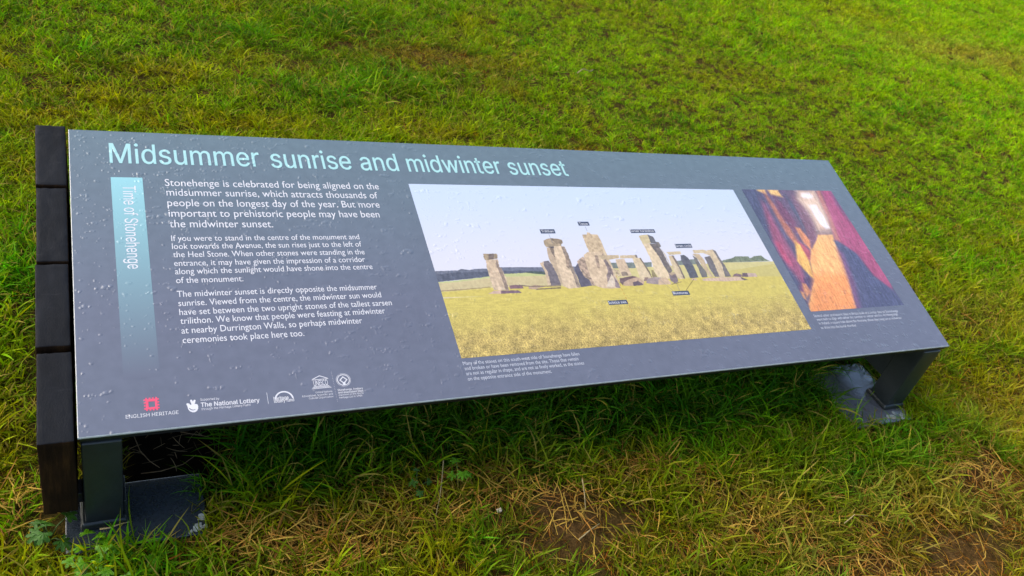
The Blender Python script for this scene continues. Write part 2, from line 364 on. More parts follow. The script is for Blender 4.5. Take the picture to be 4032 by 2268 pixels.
def scatter():
    rs = R_(77); out = []
    C = np.array([.024, -.872])
    for (d0, d1, step) in ((0, 2.3, .0205), (2.3, 4.2, .028), (4.2, 12.5, .037)):
        xs = np.arange(-1.6, 11.5, step); ys = np.arange(-1.2, 8.5, step); X, Y = np.meshgrid(xs, ys)
        X = X.ravel() + rs.uniform(-.5, .5, X.size) * step * 1.1; Y = Y.ravel() + rs.uniform(-.5, .5, Y.size) * step * 1.1
        d = np.hypot(X - C[0], Y - C[1]); k = (d >= d0) & (d < d1)
        # only ground that this view, or one a step to the side, can see
        k &= (Y > -.72 - .12 * X) & ~((X < -.9) & (Y > 3.5)) & (Y < 3.2 + X * .75 + 1.0)
        X, Y = X[k], Y[k]; out.append((X, Y, np.full(X.size, step)))
    X = np.concatenate([o[0] for o in out]); Y = np.concatenate([o[1] for o in out]); S = np.concatenate([o[2] for o in out])
    bare = np.clip(blobs(X, Y, 'bare'), 0, 1); hole = soil_hole(X, Y); brown = np.clip(blobs(X, Y, 'brown'), 0, 1)
    r = rs.rand(X.size)
    def inr(x0, x1, y0, y1): return (X > x0) & (X < x1) & (Y > y0) & (Y < y1)
    keep = (r > bare * .92) & (rs.rand(X.size) > brown * .45 * (Y < .3)) & (r > hole * .985)
    keep &= rs.rand(X.size) < .72 + .50 * vnoise(X, Y, .035, 57, 2)
    keep &= ~inr(-.028, .176, -.042, .085) & ~inr(1.590, 1.800, -.042, .165) & ~inr(-.052, .0, -.0, .57)
    X, Y, S, bare, brown, hole = [q[keep] for q in (X, Y, S, bare, brown, hole)]
    n = X.size; u = rs.rand(n)
    fresh = np.clip(blobs(X, Y, 'fresh'), 0, 1.2); dark = np.clip(blobs(X, Y, 'dark'), 0, 1); straw = np.clip(blobs(X, Y, 'straw'), 0, 1)
    olive = np.clip(blobs(X, Y, 'olive'), 0, 1); strawy = np.clip(blobs(X, Y, 'strawy'), 0, 1)
    nz = vnoise(X, Y, .16, 51, 3); nz2 = vnoise(X, Y, .5, 52, 3); nf = vnoise(X, Y, .05, 53, 2)
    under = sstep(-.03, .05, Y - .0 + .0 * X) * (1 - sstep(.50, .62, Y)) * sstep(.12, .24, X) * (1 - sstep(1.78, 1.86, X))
    lime = sstep(1.25, 2.1, X) * sstep(.7, 1.1, Y)
    front = (1 - sstep(-.10, .0, Y))
    C_ = {k: np.array(v) for k, v in dict(fresh=(.065, .245, .003), lime=(.215, .365, .002), olive=(.275, .250, .003), straw=(.36, .235, .040), brown=(.24, .105, .010), dark=(.028, .115, .003), mid=(.160, .290, .002)).items()}
    col = np.tile(C_['mid'], (n, 1))
    def mx(c, f):
        nonlocal col; f = np.clip(f, 0, 1)[:, None]; col = col * (1 - f) + C_[c] * f
    mx('olive', sstep(.40, .68, nz2) * .85 * (1 - lime) * (1 - under)); mx('lime', lime * .8)
    mx('olive', sstep(.55, .75, nz) * .55 * (1 - under) * (1 - .6 * lime)); mx('dark', sstep(.55, .8, 1 - nz) * .55); mx('fresh', sstep(.62, .78, nf) * .6)
    mx('olive', olive * .85); mx('dark', dark * .8); mx('dark', under * .85); mx('fresh', fresh)  # grass under the board tinted darker, its shade put into the colour
    mx('fresh', front * .30); mx('olive', front * sstep(.42, .7, nz) * .6); mx('dark', front * sstep(.4, .7, 1 - nz2) * .5)
    mx('straw', straw * (.35 + .6 * nf)); mx('straw', strawy * .55); mx('brown', brown * .75); mx('straw', brown * sstep(.5, .8, nf) * .5); mx('brown', bare * .8)
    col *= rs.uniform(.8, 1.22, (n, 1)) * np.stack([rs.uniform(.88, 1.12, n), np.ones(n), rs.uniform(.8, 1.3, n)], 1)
    col *= (1 + .22 * sstep(2.6, 5.0, X) * (Y > .8))[:, None]
    # kind of tuft
    idx = np.zeros(n, int); pick = lambda c: np.array(CLS[c])[rs.randint(0, len(CLS[c]), n)]
    dry = np.clip(brown * .68 + straw * .5 + bare + strawy * .15 + .09 + .10 * front + .14 * sstep(.5, .7, nz2) * (1 - lime), 0, .93)
    idx = pick('lawn')
    isth = u < dry; idx = np.where(isth, pick('thatch'), idx)
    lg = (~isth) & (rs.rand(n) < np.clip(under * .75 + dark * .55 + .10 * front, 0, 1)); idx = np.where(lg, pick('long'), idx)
    fr = (~isth) & (~lg) & (rs.rand(n) < np.clip(fresh * .8 + front * .45 + .12, 0, 1)); idx = np.where(fr, pick('fresh'), idx)
    thc = isth & (rs.rand(n) < .75)
    th = C_['straw'] * rs.uniform(.30, 1.0, (n, 1)); th2 = C_['brown'] * rs.uniform(.6, 1.5, (n, 1)); f = (rs.rand(n) < .45 + .4 * np.clip(brown + bare, 0, 1))[:, None]
    col = np.where(thc[:, None], np.where(f, th2, th), col)
    sc = rs.uniform(.72, 1.22, n) * np.where(S > .03, 1.25, np.where(S > .025, 1.10, 1.0)) * np.where(Y > .62, .86, 1.0)
    sc *= 1 - .25 * lime * (S < .03)
    # nothing taller than the gap right under the timbers, short next to the plates
    nearT = (X > -.10) & (X < .012) & (Y > -.02) & (Y < .6); sc = np.where(nearT, sc * .62, sc)
    rot = np.stack([rs.normal(0, .12, n), rs.normal(0, .12, n), rs.rand(n) * 6.283], 1)
    Z = ground_z(X, Y)
    return np.stack([X, Y, Z], 1), idx, rot, sc, col

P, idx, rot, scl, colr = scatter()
TV = []; TF = []; TA = []; TI = []
for k, (v, f, a_) in enumerate(tufts):
    o0 = len(TV); TV += [tuple(q) for q in v]; TF += [tuple(i + o0 for i in q) for q in f]; TA += a_; TI += [k] * len(v)
nT, nP = len(TV), len(P)
me = bpy.data.meshes.new('grass')
me.from_pydata(TV + [tuple(map(float, q)) for q in P], [], TF)
me.materials.append(grass_m)
def pattr(name, typ, tv, pv, prop='value'):
    at = me.attributes.new(name, typ, 'POINT'); arr = np.concatenate([np.asarray(tv), np.asarray(pv)]); at.data.foreach_set(prop, arr.ravel())
pattr('ispoint', 'FLOAT', np.zeros(nT, np.float32), np.ones(nP, np.float32))
pattr('which', 'INT', np.array(TI, np.int32), idx.astype(np.int32))
pattr('turn', 'FLOAT_VECTOR', np.zeros((nT, 3), np.float32), rot.astype(np.float32), 'vector')
pattr('size', 'FLOAT', np.ones(nT, np.float32), scl.astype(np.float32))
ta = np.ones((nT, 4), np.float32); ta[:, :3] = np.array(TA); pattr('blade', 'FLOAT_COLOR', ta, np.ones((nP, 4), np.float32), 'color')
tc_ = np.ones((nP, 4), np.float32); tc_[:, :3] = colr; pattr('tint', 'FLOAT_COLOR', np.ones((nT, 4), np.float32), tc_, 'color')
grass = bpy.data.objects.new('grass', me); COL.objects.link(grass)
tag(grass, 'rough lawn grass in green, olive and dry straw patches growing all round the sign', 'grass', kind='stuff')

ng = bpy.data.node_groups.new('grass spread', 'GeometryNodeTree'); ng.is_modifier = True
ng.interface.new_socket('Geometry', in_out='INPUT', socket_type='NodeSocketGeometry'); ng.interface.new_socket('Geometry', in_out='OUTPUT', socket_type='NodeSocketGeometry')
N = ng.nodes; L = ng.links
gi, go = N.new('NodeGroupInput'), N.new('NodeGroupOutput')
def named(name, typ):
    q = N.new('GeometryNodeInputNamedAttribute'); q.data_type = typ; q.inputs['Name'].default_value = name; return q.outputs['Attribute']
sep = N.new('GeometryNodeSeparateGeometry'); sep.domain = 'POINT'
L.new(gi.outputs[0], sep.inputs['Geometry']); L.new(named('ispoint', 'FLOAT'), sep.inputs['Selection'])
m2p = N.new('GeometryNodeMeshToPoints'); L.new(sep.outputs['Selection'], m2p.inputs['Mesh'])
spl = N.new('GeometryNodeSplitToInstances'); spl.domain = 'POINT'
L.new(sep.outputs['Inverted'], spl.inputs['Geometry']); L.new(named('which', 'INT'), spl.inputs['Group ID'])
iop = N.new('GeometryNodeInstanceOnPoints'); iop.inputs['Pick Instance'].default_value = True
L.new(m2p.outputs[0], iop.inputs['Points']); L.new(spl.outputs['Instances'], iop.inputs['Instance']); L.new(named('which', 'INT'), iop.inputs['Instance Index'])
e2r = N.new('FunctionNodeEulerToRotation'); L.new(named('turn', 'FLOAT_VECTOR'), e2r.inputs[0]); L.new(e2r.outputs[0], iop.inputs['Rotation'])
L.new(named('size', 'FLOAT'), iop.inputs['Scale']); L.new(iop.outputs[0], go.inputs[0])
md = grass.modifiers.new('spread', 'NODES'); md.node_group = ng

# ------------------------------------------------------------------ the sign
DATA_TEXT = json.loads(r'''{"title":[["Midsummer",[61.3,75.6],[310.1,76.3]],["sunrise",[330.8,76.7],[482.0,78.7]],["and",[500.9,79.2],[576.7,79.5]],["midwinter",[597.3,80.8],[804.1,79.9]],["sunset",[822.6,80.5],[964.4,80.2]]],"p1":[["Stonehenge is celebrated for being aligned on the",[144.3,126.7],[524.8,127.4]],["midsummer sunrise, which attracts thousands of",[145.1,148.5],[517.4,150.6]],["people on the longest day of the year. But more",[144.9,172.2],[516.3,173.4]],["important to prehistoric people may have been",[145.0,195.2],[511.0,197.3]],["the midwinter sunset.",[144.8,218.2],[312.8,219.6]]],"p2":[["If you were to stand in the centre of the monument and",[145.1,247.3],[461.6,248.4]],["look towards the Avenue, the sun rises just to the left of",[144.9,263.9],[462.2,265.4]],["the Heel Stone. When other stones were standing in the",[145.1,280.9],[464.3,282.9]],["entrance, it may have given the impression of a corridor",[145.3,298.6],[461.9,299.8]],["along which the sunlight would have shone into the centre",[145.3,315.2],[472.0,316.3]],["of the monument.",[145.4,332.7],[248.4,333.4]]],"p3":[["The midwinter sunset is directly opposite the midsummer",[144.7,359.5],[470.6,360.5]],["sunrise. Viewed from the centre, the midwinter sun would",[145.2,377.0],[474.4,377.7]],["have set between the two upright stones of the tallest sarsen",[145.3,394.0],[489.7,395.2]],["trilithon. We know that people were feasting at midwinter",[145.4,410.6],[474.1,411.3]],["at nearby Durrington Walls, so perhaps midwinter",[145.4,428.2],[430.1,428.6]],["ceremonies took place here too.",[145.7,445.6],[329.7,446.4]]],"c1":[["Many of the stones on this south-west side of Stonehenge have fallen",[587.3,525.8],[819.4,526.1]],["and broken or have been removed from the site. Those that remain",[587.6,535.8],[813.7,536.3]],["are not as regular in shape, and are not as finely worked, as the stones",[587.5,545.7],[821.7,546.0]],["on the opposite entrance side of the monument.",[587.6,556.2],[750.2,556.7]]],"c2":[["Several other prehistoric sites in Britain built at a similar date to Stonehenge",[1437.3,482.6],[1702.7,485.3]],["were built to align with either the summer or winter solstice. At Newgrange",[1438.9,492.2],[1696.1,493.9]],["in Ireland, a square hole above the doorway allows the rising sun at midwinter",[1439.5,502.3],[1701.7,504.5]],["to shine into the burial chamber.",[1438.1,513.8],[1547.4,514.2]]],"logo_b":[["ENGLISH HERITAGE",[60.7,563.9],[129.9,564.4]]],"logo":[["Supported by",[161.1,546.7],[187.5,547.6]],["through the Heritage Lottery Fund",[161.2,562.5],[230.1,562.9]],["United Nations",[329.6,552.6],[355.9,553.0]],["Educational, Scientific and",[308.5,557.2],[355.9,557.7]],["Cultural Organization",[317.9,561.9],[355.8,562.3]],["inscribed on the World",[364.8,561.0],[404.5,561.3]],["Heritage List in 1986",[364.7,565.7],[401.7,565.7]]],"logo_bold":[["The National Lottery",[161.0,557.0],[244.3,558.2]],["heritage",[265.3,557.6],[287.5,557.7]],["lottery fund",[265.4,562.1],[295.1,562.4]],["Stonehenge, Avebury",[364.8,552.3],[405.4,552.9]],["and Associated Sites",[364.8,556.8],[404.9,557.4]]],"lab":[["Trilithon",[841.2,237.2],[869.3,237.2]],["Tenon",[937.7,218.5],[958.9,218.3]],["Sarsen horseshoe",[1058.1,238.8],[1118.6,238.9]],["Sarsen circle",[1156.2,281.2],[1199.0,281.5]],["Bluestones",[1091.8,403.3],[1129.1,403.8]],["Solstice axis",[928.0,418.0],[969.2,418.2]]]}''')
DATA_PICS = json.loads(r'''[[[[118,124,136],0.6,0.1,[572,329,590,325,632,325,641,322,657,325,669,323,693,323,723,321,760,322,810,324,906,325,1008,323,996,351,813,342,782,343,724,337,688,342,640,346,626,347,567,351]],[[98,104,116],0.8,0.12,[574,334,630,330,692,331,724,330,762,330,814,334,813,341,782,342,724,337,688,342,640,345,570,351]],[[88,100,92],0.6,0.12,[769,336,784,333,814,335,813,342,772,344,769,341]],[[128,138,128],0.6,0.1,[971,318,1075,320,1070,332,1024,334,965,332]],[[130,140,128],0.6,0.1,[1131,318,1158,318,1198,314,1196,329,1153,330,1133,329]],[[126,140,118],0.9,0.16,[1261,322,1296,315,1306,311,1319,311,1344,312,1345,317,1361,312,1383,310,1388,319,1400,327,1264,327]],[[196,204,140],0.6,0.03,[567,351,625,348,688,342,723,337,772,336,813,342,812,345,727,344,690,345,624,352,566,354]],[[206,196,150],0.8,0.04,[567,352,624,352,690,345,727,344,812,344,998,346,984,379,750,365,688,365,619,369,562,370]],[[214,206,140],0.8,0.03,[965,332,1024,334,1069,332,1143,330,1264,327,1408,328,1445,327,1426,378,952,363]],[[206,196,120],0.8,0.03,[1268,349,1397,336,1439,337,1426,378,1256,371]],[[140,128,118],0.5,0.1,[562,370,620,368,687,365,688,367,619,371,561,372]],[[214,200,104],4,0.05,[561,372,619,370,688,366,750,366,840,370,986,374,976,396,558,384]],[[214,200,104],4,0.05,[950,368,1164,363,1259,365,1408,370,1410,418,939,394]],[[136,112,118],0.5,0.08,[727,364,743,363,754,366,755,372,727,372]],[[176,160,140],0.5,0.1,[768,367,783,365,803,370,784,373,783,376,765,374]],[[120,108,100],0.4,0.1,[748,363,770,367,838,369,838,371,770,369,748,366]],[[128,120,96],0.8,0.1,[783,374,836,373,835,376,779,377]],[[204,184,170],0.5,0.06,[678,381,691,375,709,374,706,382]],[[128,108,116],0.4,0.1,[707,375,742,376,748,382,705,382]],[[206,193,170],0.4,0.1,[697,302,723,302,720,319,724,325,726,349,723,375,692,373,693,346,693,328]],[[150,138,126],0.6,0.14,[714,313,720,302,720,319,724,325,723,375,716,374,717,348,716,332]],[[160,150,128],0.5,0.12,[696,288,724,288,726,292,723,300,701,303,695,303,694,296]],[[124,114,106],0.5,0.12,[707,289,718,288,714,301,703,302]],[[206,193,170],0.4,0.08,[810,315,820,309,817,322,820,334,816,367,810,367,813,340,814,334,811,322]],[[124,118,120],0.4,0.1,[820,310,831,308,835,316,841,335,839,368,816,368,820,336,817,322]],[[190,178,156],0.4,0.08,[839,276,856,274,852,295,848,326,843,364,838,368,839,347,837,328,834,309,836,289]],[[130,120,108],0.5,0.14,[845,278,856,276,849,302,846,295]],[[212,200,176],0.4,0.09,[857,272,870,272,881,274,882,292,881,321,881,347,879,376,852,377,842,370,845,345,847,318,851,290]],[[148,138,126],0.6,0.2,[873,273,881,275,882,292,881,321,881,347,879,376,872,375,874,345,872,310]],[[156,144,128],0.9,0.2,[874,296,880,296,871,331,867,324]],[[90,84,90],0.4,0.1,[840,274,857,272,854,277,849,277]],[[172,162,138],0.5,0.12,[838,258,846,254,859,252,874,254,881,257,880,265,873,272,857,273,839,275,836,268]],[[140,130,112],0.7,0.16,[855,254,873,254,881,260,878,267,865,267]],[[104,102,112],0.4,0.1,[883,328,895,317,903,332,901,353,911,362,906,373,880,375,882,352]],[[172,158,142],0.5,0.24,[896,312,914,300,919,311,915,343,915,374,907,372,906,356,898,352,895,331]],[[200,185,154],0.4,0.13,[934,244,946,243,949,238,955,239,955,243,971,244,973,258,973,287,973,316,974,341,971,380,959,358,957,314,933,290,933,268]],[[206,196,170],0.6,0.06,[972,263,973,287,974,341,971,380,968,376,965,298]],[[210,196,170],0.4,0.1,[917,297,929,290,963,289,965,305,972,334,968,359,971,381,949,382,930,380,917,374,912,350,914,322]],[[142,130,126],0.8,0.18,[962,293,965,305,970,331,969,347,946,368,950,351,959,337,959,312]],[[164,150,134],1.0,0.18,[943,298,951,298,942,333,937,329]],[[150,138,138],0.6,0.16,[967,348,971,369,971,381,960,380]],[[216,208,190],0.6,0.06,[964,346,964,366,958,379,939,377]],[[186,176,150],0.5,0.24,[974,334,985,338,984,352,976,354,975,345]],[[206,193,170],0.4,0.07,[988,310,1011,309,1011,328,1011,352,985,354,986,342,987,324]],[[148,138,124],0.5,0.1,[989,343,997,341,1003,344,1003,351,987,352]],[[214,204,174],0.4,0.07,[1031,308,1050,308,1053,326,1057,345,1057,359,1032,369,1028,361,1030,336,1030,322]],[[128,118,104],0.4,0.07,[1049,308,1053,308,1055,324,1059,343,1058,358,1056,359,1055,344]],[[196,186,158],0.4,0.08,[949,298,979,299,1001,299,999,307,974,310,953,309]],[[200,190,162],0.4,0.08,[1003,300,1045,300,1045,308,1001,308]],[[120,116,112],0.4,0.08,[1042,299,1046,300,1045,307,1041,307]],[[148,142,108],0.5,0.07,[1064,340,1070,340,1072,358,1059,359]],[[150,132,124],0.4,0.08,[1040,358,1049,358,1045,367,1034,367]],[[190,172,150],0.4,0.08,[978,357,1013,353,1026,358,1033,370,1028,377,983,377,975,368]],[[118,100,100],0.6,0.08,[979,358,1013,353,1022,356,998,362,985,368,979,375,975,368]],[[112,100,106],0.5,0.08,[1006,369,1019,366,1028,372,1028,377,1003,378]],[[206,196,168],0.4,0.07,[1116,283,1120,302,1119,343,1117,339,1118,317]],[[222,210,178],0.4,0.07,[1074,270,1092,270,1101,287,1100,313,1102,339,1106,357,1101,364,1075,360,1071,345,1076,318,1076,294]],[[124,118,112],0.5,0.13,[1092,270,1112,272,1116,295,1116,321,1118,345,1105,352,1102,332,1100,305,1095,285]],[[128,124,116],0.4,0.1,[1112,266,1118,267,1119,278,1112,282,1110,279]],[[210,200,158],0.4,0.07,[1073,249,1086,247,1098,246,1097,269,1074,271]],[[112,112,112],0.4,0.1,[1098,246,1110,252,1112,272,1096,269]],[[168,156,152],0.4,0.09,[1037,372,1045,362,1065,358,1082,360,1065,377,1045,374]],[[202,184,158],0.4,0.08,[1073,363,1092,360,1099,372,1097,378,1066,378]],[[136,124,124],0.5,0.1,[1104,350,1119,347,1123,356,1120,372,1108,376,1101,368]],[[188,176,152],0.5,0.07,[1105,350,1118,347,1120,352,1109,356]],[[118,110,92],0.6,0.07,[1097,378,1128,372,1125,374,1101,379]],[[208,198,168],0.4,0.07,[1126,304,1139,304,1141,320,1142,337,1141,365,1128,366,1121,362,1122,336]],[[130,120,112],0.4,0.08,[1134,304,1140,304,1141,320,1142,337,1141,365,1137,365,1138,336,1136,322]],[[208,198,164],0.4,0.07,[1125,294,1163,293,1162,301,1129,302]],[[104,106,110],0.4,0.12,[1158,304,1168,303,1175,311,1179,334,1177,364,1154,365,1155,337,1153,318]],[[196,184,156],0.4,0.07,[1191,301,1210,302,1215,316,1213,341,1217,364,1207,363,1205,350,1198,312]],[[122,120,114],0.4,0.1,[1190,305,1198,312,1199,331,1205,350,1201,364,1186,364,1188,338]],[[206,196,168],0.4,0.07,[1221,299,1239,292,1253,290,1255,314,1258,329,1249,361,1245,369,1231,366,1237,332,1237,307]],[[122,118,116],0.4,0.1,[1220,311,1237,307,1238,323,1234,364,1221,364,1218,343]],[[126,122,118],0.4,0.1,[1253,290,1259,294,1261,318,1264,333,1266,365,1249,365,1256,333,1255,314]],[[206,196,162],0.4,0.07,[1197,291,1226,290,1234,293,1225,299,1196,300]],[[202,184,168],0.4,0.07,[1154,368,1163,365,1171,368,1168,371,1154,369]],[[206,190,172],0.4,0.06,[1182,369,1200,366,1293,367,1297,376,1243,377,1186,373]],[[112,104,100],0.4,0.08,[1291,367,1309,376,1297,376,1290,373]],[[136,118,120],0.4,0.08,[1268,365,1277,359,1285,357,1298,361,1294,367]],[[114,100,106],0.4,0.08,[1301,357,1315,357,1313,368,1295,367]],[[196,180,168],0.4,0.08,[1315,357,1338,359,1339,368,1313,368]],[[120,126,134],0.3,0,[855.6,242.0,856.6,265.0,857.4,265.0,856.4,242.0]],[[120,126,134],0.3,0,[949.6,222.0,949.6,235.0,950.4,235.0,950.4,222.0]],[[120,126,134],0.3,0,[1095.3,393.8,1073.3,361.8,1072.7,362.2,1094.7,394.2]],[[120,126,134],0.3,0,[1112.4,394.0,1112.4,378.0,1111.6,378.0,1111.6,394.0]],[[100,90,60],0.3,0,[1128.3,395.4,1163.3,367.4,1162.7,366.6,1127.7,394.6]],[[205,130,50],0.3,0,[972.5,350.0,972.5,356.0,973.5,356.0,973.5,350.0]],[[205,130,50],0.3,0,[972.5,361.0,972.5,367.0,973.5,367.0,973.5,361.0]],[[205,130,50],0.3,0,[972.5,372.0,972.5,377.0,973.5,377.0,973.5,372.0]],[[205,130,50],0.3,0,[972.5,382.0,972.5,388.0,973.5,388.0,973.5,382.0]],[[205,130,50],0.3,0,[972.5,393.0,972.5,398.0,973.5,398.0,973.5,393.0]],[[205,130,50],0.3,0,[972.5,403.0,972.5,409.0,973.5,409.0,973.5,403.0]],[[205,130,50],0.3,0,[972.5,414.0,972.5,419.0,973.5,419.0,973.5,414.0]],[[205,130,50],0.3,0,[972.5,424.0,972.5,430.0,973.5,430.0,973.5,424.0]],[[205,130,50],0.3,0,[972.5,434.0,972.5,440.0,973.5,440.0,973.5,434.0]],[[72,84,104],0.2,0,[839.0,229.0,873.0,229.0,873.0,240.0,839.0,240.0]],[[72,84,104],0.2,0,[935.5,209.5,962.5,209.5,962.5,220.0,935.5,220.0]],[[72,84,104],0.2,0,[1057.5,231.5,1121.5,231.5,1121.5,241.5,1057.5,241.5]],[[72,84,104],0.2,0,[1156.5,273.0,1201.0,273.0,1201.0,284.0,1156.5,284.0]],[[72,84,104],0.2,0,[1090.0,395.5,1133.5,395.5,1133.5,406.5,1090.0,406.5]],[[72,84,104],0.2,0,[927.5,410.0,972.5,410.0,972.5,420.5,927.5,420.5]]],[[[100,84,108],6,0.1,[1498,92,1773,86,1739,217,1624,279,1553,303,1505,283,1495,173]],[[150,82,108],7,0.08,[1473,136,1484,156,1482,251,1484,338,1476,377,1493,386,1464,420,1435,416,1434,345,1438,269]],[[200,80,110],7,0.05,[1440,266,1457,276,1458,337,1441,354,1435,312]],[[76,82,108],7,0.06,[1423,107,1481,110,1476,153,1445,257,1441,312,1455,393,1433,418,1393,329]],[[244,196,118],3,0.06,[1484,107,1512,107,1508,125,1485,114]],[[244,196,118],3,0.06,[1519,107,1553,110,1554,133,1523,126]],[[178,112,92],4,0.1,[1501,116,1509,133,1520,199,1521,258,1518,283,1507,286,1498,251,1499,183]],[[116,72,98],5,0.1,[1528,129,1541,153,1549,213,1529,245,1516,216,1513,183]],[[76,84,106],3,0.06,[1569,121,1575,149,1578,199,1573,245,1556,271,1563,213,1562,169]],[[112,80,100],4,0.1,[1590,125,1609,138,1609,206,1597,246,1569,278,1548,290,1567,232,1578,166]],[[214,140,96],2.5,0.07,[1537,229,1551,232,1559,268,1546,299,1536,277]],[[156,76,92],3,0.08,[1520,270,1532,283,1541,302,1526,330,1511,326,1507,302]],[[240,186,96],2.5,0.05,[1511,270,1520,283,1519,330,1503,383,1495,373,1487,353,1482,329]],[[80,66,96],3,0.1,[1471,379,1490,374,1496,388,1480,406,1468,409,1464,391]],[[206,140,96],2,0.1,[1458,391,1468,394,1468,416,1447,431,1449,413]],[[214,150,100],2,0.1,[1439,412,1447,416,1442,437,1436,430]],[[150,126,120],7,0.05,[1613,110,1680,107,1673,151,1659,226,1646,255,1592,254,1611,213,1611,159,1597,142]],[[226,190,160],9,0.0,[1621,114,1674,111,1673,151,1661,213,1655,233,1610,236,1617,183,1605,145]],[[255,250,252],4,0.0,[1628,121,1654,118,1660,129,1652,136,1626,135,1621,129]],[[255,250,255],3,0.0,[1628,159,1652,158,1654,196,1650,232,1636,235,1627,216,1625,189]],[[243,178,108],2,0.05,[1597,253,1647,253,1639,276,1634,311,1622,355,1606,397,1570,484,1429,475,1443,448,1467,420,1480,406,1500,385,1520,333,1545,299,1580,271]],[[240,152,84],9,0.06,[1514,363,1614,376,1589,441,1573,484,1429,475,1447,448,1481,409]],[[168,78,112],6,0.05,[1708,87,1753,86,1745,213,1747,320,1751,404,1724,421,1696,379,1688,316,1646,273,1665,213]],[[190,118,106],4,0.05,[1685,102,1699,105,1681,182,1658,273,1645,269,1666,206,1673,151]],[[112,84,116],7,0.05,[1738,86,1777,85,1753,213,1734,213,1726,154]],[[76,82,112],3.5,0.05,[1637,272,1650,273,1684,311,1688,332,1696,379,1726,418,1754,496,1574,484,1581,467,1606,397,1622,355,1634,311]],[[118,78,116],7,0.03,[1632,298,1641,311,1620,398,1582,485,1573,484,1606,397]]]]''')
